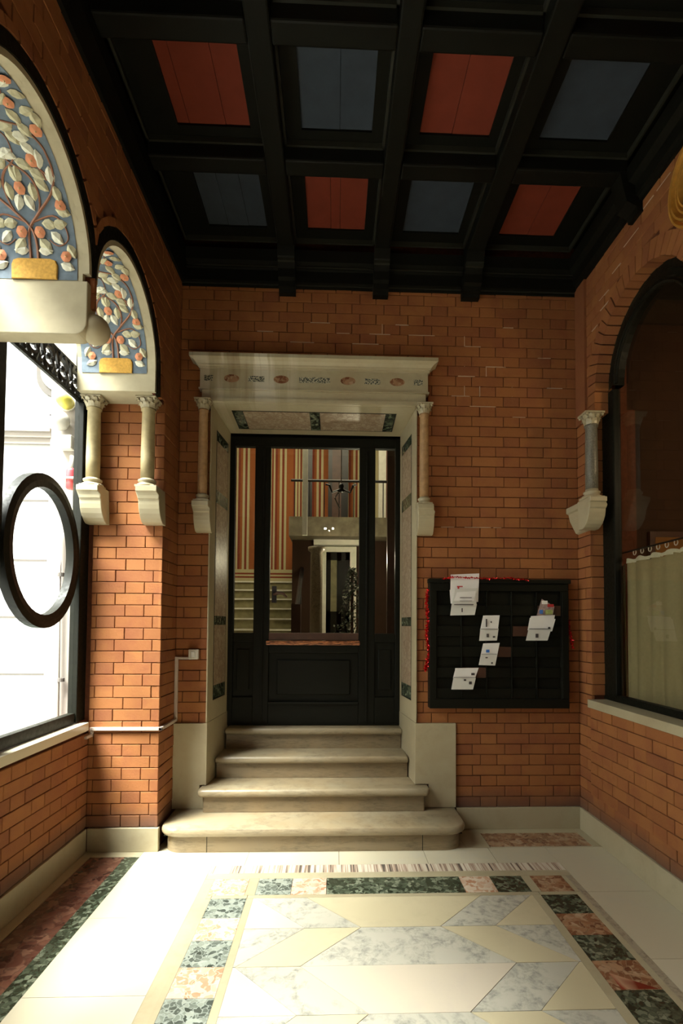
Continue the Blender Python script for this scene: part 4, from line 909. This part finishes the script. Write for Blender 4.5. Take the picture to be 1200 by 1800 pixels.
m_.tube([(h.x - .01, YD_, h.z), (h.x - .005, YD_ - .045, h.z)], .011, 8); m_.tube([(h.x - .01, YD_ - .045, h.z - .005), (h.x + .03, YD_ - .05, h.z + .012), (h.x + .07, YD_ - .05, h.z + .005), (h.x + .10, YD_ - .045, h.z - .025)], [.012, .015, .013, .009], 8)
m_.build('handle', 'wood_brown', dr, smooth=True); box(h.x - .03, h.x + .01, YD_ - .006, YD_, h.z - .07, h.z + .07).build('lock_plate', 'iron_black', dr)
# ================================================================== STAIR HALL behind the door
YH = 8.6
b = MB(); b.box(-2.2, 2.6, YH, YH + .1, .5, 5.2); b.box(-2.3, -2.2, 4.345, YH, .5, 5.2); b.box(2.6, 2.7, 4.32, YH, .5, 5.2)
b.box(-1.9, 2.7, 4.345, 4.47, -.1, .64); b.box(-2.2, -.95, 4.33, 4.45, .6, 5.2); b.box(.62, 2.6, 4.33, 4.45, .6, 5.2); b.box(-.95, .62, 4.33, 4.45, 3.19, 5.2)
hw = struct('wall_hall', b, 'hall_wall', 'striped wallpapered walls of the stair hall', 'wall')
struct('floor_hall', box(-2.2, 2.6, 4.46, YH, .56, .66), 'marble_mottled', 'dim stone floor of the stair hall', 'floor')
struct('ceiling_hall', box(-2.3, 2.7, 4.32, YH, 5.2, 5.3), 'hall_wall', 'ceiling of the stair hall', 'ceiling')
# wallpaper stripes: cream ground, orange and red bands
seq = [('cream', 27), ('red', 4), ('cream', 3), ('orange', 5), ('cream', 4), ('red', 4), ('cream', 3), ('orange', 15), ('red', 3), ('cream', 5), ('red', 3), ('cream', 4), ('orange', 5)]
pxs = [(-200, 0)]; X = un(416, 900, 'Y', YH - .01).x; sc = (un(500, 900, 'Y', YH).x - un(400, 900, 'Y', YH).x) / 100
widths = [('red', 3), ('orange', 4), ('cream', 13), ('red', 2), ('cream', 4), ('red', 4), ('cream', 4), ('red', 4), ('cream', 3), ('orange', 4)]
seqc = [('orange', 4), ('cream', 4), ('red', 4), ('cream', 4), ('orange', 12), ('red', 3), ('cream', 4), ('red', 2), ('cream', 3), ('red', 3), ('cream', 12), ('red', 3), ('cream', 3), ('red', 4)]
zlo = un(450, 1001, 'Y', YH - .01).z
m_s = {'cream': MB(), 'orange': MB(), 'red': MB()}
x = un(416, 900, 'Y', YH - .01).x - sc * 62 * 2; k = 0
while x < 2.55:
    c_, w = seqc[k % len(seqc)]; x1 = x + w * sc
    if x > -2.2: box(x, x1, YH - .012, YH + .002, zlo, 5.2).build('wallpaper_stripe', 'wall_stripe_' + c_, hw)
    x = x1; k += 1
for a, c_, cc in ((1001, 1007, 'cream'), (1007, 1010, 'red'), (1010, 1013, 'cream'), (1013, 1016, 'red'), (1016, 1022, 'cream')):
    box(-2.2, 2.6, YH - .014, YH, un(450, c_, 'Y', YH).z, un(450, a, 'Y', YH).z).build('dado_band', 'wall_stripe_' + cc, hw)
# staircase
st = empty('staircase', (-1.3, 5.4, .66), 'stone stairs with white nosings rising behind the glass door', 'stairs')
for k in range(10):
    y0 = 6.2 + .26 * k; z1 = .66 + .157 * (k + 1)
    box(-2.19, -.51, y0, YH - .03, z1 - .157, z1 - .022).build('stair_riser', 'stair_stone', st); box(-2.19, -.51, y0 - .025, min(y0 + .25, YH - .03), z1 - .022, z1).build('stair_nosing', 'stair_white', st)
bl_ = empty('banister', (-.46, 6.2, .66), 'black iron banister beside the hall stairs', 'banister')
for k in range(0, 10): y = 6.2 + .26 * k; z = .66 + .157 * (k + 1); MB().tube([(-.46, y, .66), (-.46, y, z + .85)], .012, 6).build('baluster', 'iron_black', bl_)
MB().tube([(-.46, 6.1, 1.6), (-.46, 8.5, 3.1)], .03, 8).build('handrail', 'iron_black', bl_); box(-.51, -.40, 6.05, 6.16, .66, 1.75).build('newel', 'wood_brown', bl_)
c_ = MB(); p = un(556, 1000, 'Y', 6.0); c_.lathe([(.10, .66), (.10, .76), (.075, .80), (.07, 2.36), (.10, 2.38), (.10, 2.42)], p.x, 6.0, 20); tag(c_.build('hall_column', 'marble_mottled', smooth=True), 'mottled brown stone column in the hall behind the door', 'column')
# lift shaft post at the stair well
p = un(536, 850, 'Y', 6.2); tag(box(p.x - .03, p.x + .03, 6.2, 6.26, 2.6, 4.6).build('hall_post', 'stair_white'), 'thin pale post above the hall stairs', 'post')
p = un(545, 850, 'Y', 6.3)
# white marble doorcase at the far end
Yd = 7.2; gx = lambda px: un(px, 1000, 'Y', Yd).x; gz = lambda py: un(590, py, 'Y', Yd).z
e = empty('inner_doorcase', (gx(593), Yd, .66), 'white marble doorcase standing at the back of the hall', 'doorway')
box(gx(562), gx(573), Yd, Yd + .1, .66, gz(961)).build('jamb', 'stair_white', e); box(gx(615), gx(626), Yd, Yd + .1, .66, gz(961)).build('jamb', 'stair_white', e)
box(gx(562), gx(626), Yd - .01, Yd + .1, gz(970), gz(961)).build('lintel', 'stair_white', e); box(gx(551), gx(634), Yd - .08, Yd + .1, gz(959), gz(950)).build('cornice', 'stair_white', e)
id_ = empty('inner_door', (gx(593), Yd + .05, .66), 'dark inner door with a narrow pane inside the white doorcase', 'door')
for a, d in ((573, 581), (592, 600), (607, 615)): box(gx(a), gx(d), Yd + .03, Yd + .09, .66, gz(970)).build('stile', 'wood_black', id_)
box(gx(573), gx(615), Yd + .03, Yd + .09, gz(984), gz(970)).build('rail', 'wood_black', id_); box(gx(573), gx(615), Yd + .03, Yd + .09, .66, 1.7).build('panel', 'wood_black', id_)
box(gx(581), gx(592), Yd + .05, Yd + .06, 1.7, gz(984)).build('pane', 'stair_stone', id_); box(gx(600), gx(607), Yd + .05, Yd + .06, 1.7, gz(984)).build('pane', 'wood_black', id_)
# landing slab and dark wall either side
b = MB(); b.box(-.60, gx(551), Yd, Yd + .12, .66, gz(950)); b.box(gx(634), 2.5, Yd, Yd + .12, .66, gz(950))
b.box(gx(551), gx(562), Yd + .02, Yd + .12, .66, gz(950)); b.box(gx(626), gx(634), Yd + .02, Yd + .12, .66, gz(950))
tag(b.build('hall_partition', 'room_dark'), 'dark partition flanking the inner doorcase', 'wall', kind='structure')
o = box(-.62, 2.5, Yd - .35, YH - .03, gz(950), gz(918)).build('landing_slab', 'landing'); tag(o, 'mottled landing above the inner doorcase', 'landing')
rl = empty('landing_rail', (.2, Yd - .3, gz(918)), 'thin black railing on the upper landing', 'railing')
MB().tube([(-.6, Yd - .3, gz(856)), (2.5, Yd - .3, gz(856))], .018, 6).build('handrail', 'iron_black', rl)
for k in range(16): MB().tube([(-.55 + .2 * k, Yd - .3, gz(918)), (-.55 + .2 * k, Yd - .3, gz(856))], .007, 5).build('baluster', 'iron_black', rl)
# wardrobe-dark uprights on the landing wall
hs = empty('hall_screen', (0, 8.3, gz(918) + .02), 'dark uprights and a red cloth before the striped wall on the landing', 'screen')
for a, c2, mt, lb in ((541, 549, 'iron_black', 'black upright against the striped wall beside the pale post'), (577, 584, 'iron_black', 'black upright left of the red cloth'), (584, 600, 'wood_brown', 'dark red cloth hanging on the landing'), (600, 612, 'iron_black', 'black upright right of the hanging lantern')):
    box(un(a, 800, 'Y', 8.3).x, un(c2, 800, 'Y', 8.3).x, 8.3, 8.34, gz(918) + .02, 4.9).build('upright', mt, hs)
# lantern on a chain
Yl = 5.6; p = un(600, 790, 'Y', Yl); q = un(596, 896, 'Y', Yl)
e = empty('hall_lantern', (p.x, Yl, q.z), 'hanging iron lantern on a long chain in the hall', 'lamp')
MB().tube([(p.x, Yl, 5.2), (p.x, Yl, un(600, 850, 'Y', Yl).z)], .006, 6).build('chain', 'steel', e)
z0 = un(600, 850, 'Y', Yl).z
MB().lathe([(.02, z0), (.03, z0 - .03), (.02, z0 - .06), (.05, z0 - .08), (.02, z0 - .1)], p.x, Yl, 12).build('hub', 'iron_black', e, smooth=True)
for sg in (-1, 1): MB().tube([(p.x, Yl, z0 - .06), (p.x + sg * .10, Yl, z0 - .10), (p.x + sg * .13, Yl, z0 - .02), (p.x + sg * .17, Yl, z0 - .01)], .011, 6).build('arm', 'iron_black', e)
MB().tube([(p.x - .03, Yl, z0 - .1), (p.x - .07, Yl, z0 - .16), (p.x - .03, Yl, z0 - .25), (p.x - .01, Yl, z0 - .28)], .009, 6).build('scroll', 'steel', e)
lamp('hall_area_fill', 'AREA', (-.6, 6.6, 5.1), (-.9, 7.4, 1), 80, (1, .87, .62), shape='RECTANGLE', size=2.5, size_y=2.0)  # warm area fill added over the hall, no ceiling fitting
lamp('hall_jamb_fill', 'POINT', (.3, 6.2, 2.3), (0, 0, 0), 14, (1, .88, .62), shadow_soft_size=.06)  # point fill added to brighten the white inner jamb, no fitting here
# glittering tree
tx = un(619, 1000, 'Y', 5.7).x; tr_ = empty('tinsel_tree', (tx, 5.7, .66), 'small fir tree covered in silver tinsel behind the door', 'tree')
MB().tube([(tx, 5.7, .66), (tx, 5.7, 2.1)], .02, 6).build('trunk', 'wood_brown', tr_)
mA, mB_ = MB(), MB()
for k in range(700):
    f = R.random(); z = 1.0 + 1.15 * f; rr = (.30 * (1 - f) + .03) * math.sqrt(R.random()); a = R.uniform(0, 6.28)
    c_ = Vector((tx + rr * math.cos(a), 5.7 + rr * math.sin(a), z)); u_ = Vector((R.uniform(-1, 1), R.uniform(-1, 1), R.uniform(-1, 1))).normalized() * .022; v_ = u_.cross(Vector((R.uniform(-1, 1), R.uniform(-1, 1), R.uniform(-1, 1)))).normalized() * .012
    (mA if k % 3 else mB_).poly([c_ - u_, c_ + v_, c_ + u_, c_ - v_])
mA.build('needles', 'fir_green', tr_, kind='stuff'); mB_.build('tinsel', 'silver_leaf', tr_, kind='stuff')
p = un(689, 950, 'Y', 5.2); tag(box(p.x - .05, p.x + .05, 5.2, 5.26, .66, 4.6).build('hall_pilaster', 'wood_brown'), 'narrow reddish timber upright seen through the right sidelight', 'post')
p = un(671, 850, 'Y', 8.2); tag(box(p.x - .06, p.x + .06, 8.1, 8.2, 2.9, 5.0).build('hall_column', 'stair_white'), 'pale column on the landing seen through the right sidelight', 'column')
# ================================================================== NOTICE BOARD
YN_ = 3.735
nb = empty('notice_board', (1.24, YN_, .875), 'black wooden letter board with pocket rows on the brick wall', 'notice board')
bx0, bx1, bz0, bz1 = .700, 1.735, .900, 1.832
def nbox(x0, x1, z0, z1, y0, y1, nm, mat='wood_black', w=.004): return bev(box(x0, x1, y0, y1, z0, z1).build(nm, mat, nb), w)
nbox(bx0, bx1, bz0, bz1, YN_ + .03, YB + .01, 'back_box'); 
for a in ((bx0, bx1, bz1 - .07, bz1), (bx0, bx1, bz0, bz0 + .07), (bx0, bx0 + .05, bz0 + .07, bz1 - .07), (bx1 - .05, bx1, bz0 + .07, bz1 - .07)): nbox(*a, YN_, YN_ + .035, 'frame')
nbox(bx0 - .012, bx1 + .012, bz1 - .012, bz1 + .018, YN_ - .015, YN_ + .05, 'cornice')
nx = 5; X0, X1 = bx0 + .05, bx1 - .05; Zs = [.97 + .153 * k for k in range(6)]
for i in range(nx):
    for j in range(5):
        x0 = X0 + (X1 - X0) * i / nx; x1 = X0 + (X1 - X0) * (i + 1) / nx
        nbox(x0 + .006, x1 - .006, Zs[j], Zs[j] + .075, YN_ + .012, YN_ + .018, 'pocket', ('wood_black', 'wood_brown')[(i * 7 + j * 3) % 5 == 0 and i > 0], .002)
for i in range(nx + 1):
    x = X0 + (X1 - X0) * i / nx; nbox(x - .005, x + .005, .97, 1.76, YN_ + .008, YN_ + .03, 'divider', w=.002)
# letters
def sheet(pts, Y, mat='paper', par=None, name='sheet', th=.0025):
    q = [un(x, y, 'Y', Y) for x, y in pts]; return MB().extrude([tuple(v) for v in q], (0, th, 0)).build(name, mat, par)
def letter(label, sheets, marks, nm='letter'):
    c_ = un(*sheets[0][0][0], 'Y', YN_); e = empty(nm, (c_.x, YN_, c_.z), label, 'letter', 'letters in the notice board')
    for k, (pts, mt) in enumerate(sheets): sheet(pts, YN_ - .020 - .004 * k, mt, e)
    Yf = YN_ - .022 - .004 * len(sheets)
    for x0, y0, x1, y1, mt in marks: sheet([(x0, y0), (x1, y0), (x1, y1), (x0, y1)], Yf, mt, e, 'mark', .001)
    return e
letter('tall stack of white letters at the top of the board', [([(792, 1010), (842, 1008), (840, 1058), (791, 1050)], 'paper'), ([(794, 1060), (838, 1062), (834, 1081), (791, 1082)], 'paper_back'), ([(790, 1037), (838, 1030), (837, 1066), (792, 1061)], 'paper'), ([(800, 1035), (839, 1034), (836, 1066), (795, 1060)], 'paper_back'), ([(803, 1041), (836, 1039), (833, 1056), (797, 1056)], 'paper')],
       [(803, 1030, 813, 1032, 'ink_red'), (804, 1031, 807, 1035, 'ink_red'), (808, 1050, 829, 1051, 'ink'), (808, 1056, 829, 1056.7, 'ink'), (798, 1062, 832, 1063.5, 'ink'), (811, 1069, 813, 1076, 'ink')])
letter('white envelope with dark writing, upper one of the middle pair', [([(849, 1082), (878, 1081.5), (875, 1106), (844, 1106)], 'paper'), ([(844, 1105), (876, 1105), (873, 1126), (842, 1126.5)], 'paper_back')],
       [(853.5, 1088, 856, 1102, 'ink'), (862, 1092, 864, 1095, 'ink'), (845, 1105.5, 875, 1106.2, 'ink'), (855, 1114, 859, 1120, 'ink'), (866, 1118, 870, 1121, 'ink')])
letter('white envelope with a blue mark, lower one of the middle pair', [([(849, 1131), (878, 1130), (874, 1150), (845, 1150)], 'paper'), ([(845, 1150), (874, 1150), (870, 1170), (841, 1169)], 'paper_back')],
       [(854, 1142, 860, 1147, 'ink_blue'), (846, 1149.6, 873, 1150.3, 'ink'), (853, 1155, 857, 1157, 'ink'), (863, 1164, 866, 1167, 'ink')])
letter('white letters fanned in the bottom row of the board', [([(800, 1174.5), (841, 1174), (838, 1183), (798, 1190)], 'paper'), ([(799, 1180), (839, 1179), (835, 1192), (796, 1192)], 'paper'), ([(797, 1190), (836, 1192), (831, 1212), (793, 1212)], 'paper_back')],
       [(797, 1190.5, 835, 1191.3, 'ink'), (828, 1183, 834, 1187, 'ink'), (815, 1194, 819, 1197, 'ink'), (824, 1198, 829, 1203, 'ink')])
letter('envelopes with a coloured photo card at the right side of the board', [([(952, 1053), (974, 1066), (971, 1084), (943, 1082)], 'photo_mix'), ([(933, 1083), (975, 1081), (973, 1092), (931, 1096)], 'paper'), ([(931, 1086), (976, 1088), (970, 1110), (927, 1108)], 'paper'), ([(929, 1105), (968, 1107), (962, 1126), (924, 1126)], 'paper_back')],
       [(952, 1056, 962, 1062, 'paper'), (962, 1062, 973, 1067, 'ink_red'), (948, 1072, 954, 1079, 'ink_blue'), (958, 1072, 971, 1080, 'photo_green'), (930, 1105, 968, 1106, 'ink'), (963, 1102, 967, 1106, 'ink'), (941, 1114, 946, 1121, 'ink')])
# tinsel garland hung round the board
def tinsel(label, pts, n, spread=.018, yy=YB - .06):
    e = empty('tinsel_garland', un(*pts[0], 'Y', YN_), label, 'garland', 'red tinsel round the board'); P_ = [un(x, y, 'Y', yy) for x, y in pts]
    MB().tube(P_, .002, 5).build('cord', 'tinsel', e); m_ = MB()
    for k in range(n):
        t = R.random() * (len(P_) - 1); i = int(t); c_ = P_[i].lerp(P_[i + 1], t - i); d_ = Vector((R.uniform(-1, 1), R.uniform(-1, .6), R.uniform(-1, 1))).normalized() * R.uniform(.5, 1) * spread; w = Vector((R.uniform(-1, 1), R.uniform(-1, 1), R.uniform(-1, 1))).normalized() * .0032
        m_.poly([c_ - w, c_ + w, c_ + d_ + w, c_ + d_ - w])
    m_.build('fringe', 'tinsel', e, kind='stuff')
tinsel('red tinsel hanging down the left side of the board', [(752, 1036), (749, 1060), (752, 1090), (749, 1120), (754, 1145), (750, 1168), (747, 1178)], 620, .022)
tinsel('red tinsel along the top of the board', [(778, 1018), (800, 1014), (850, 1017), (895, 1016), (928, 1020)], 260, .014, YN_ - .03)
tinsel('red tinsel scrap at the right side of the board', [(1000, 1090), (998, 1105), (1003, 1118), (1006, 1140)], 200, .020)
# ================================================================== CONDUIT AND SWITCH
e = empty('wall_conduit', (-1.16, 3.47, .806), 'pale surface conduit running round the pier to the switch', 'conduit')
def cond(p, q, w=.012):
    p, q = Vector(p), Vector(q); a = Vector((min(p.x, q.x), min(p.y, q.y), min(p.z, q.z))) - Vector((w,) * 3); c_ = Vector((max(p.x, q.x), max(p.y, q.y), max(p.z, q.z))) + Vector((w,) * 3)
    bev(box(a.x, c_.x, a.y, c_.y, a.z, c_.z).build('run', 'conduit_paint', e), .003)
cond((-1.60, 3.478, .806), (-1.152, 3.478, .806), .011); cond((-1.152, 3.478, .806), (-1.152, 3.805, .806), .011); cond((-1.152, 3.805, .806), (-1.152, 3.805, 1.255), .011); cond((-1.152, 3.805, 1.255), (-1.05, 3.805, 1.255), .009)
cond((-1.60, 3.478, .806), (-1.60, 3.478, .765), .009); cond((-1.60, 3.478, .765), (-1.60, 3.40, .765), .009)
e = empty('light_switch', (-1.027, 3.79, 1.283), 'small white switch box at the end of the conduit', 'switch')
bev(box(-1.064, -.992, 3.785, 3.815, 1.247, 1.320).build('box', 'white_plastic', e), .006); o = box(-1.045, -1.012, 3.778, 3.787, 1.262, 1.305).build('rocker', 'paper_back', e); bev(o, .004)
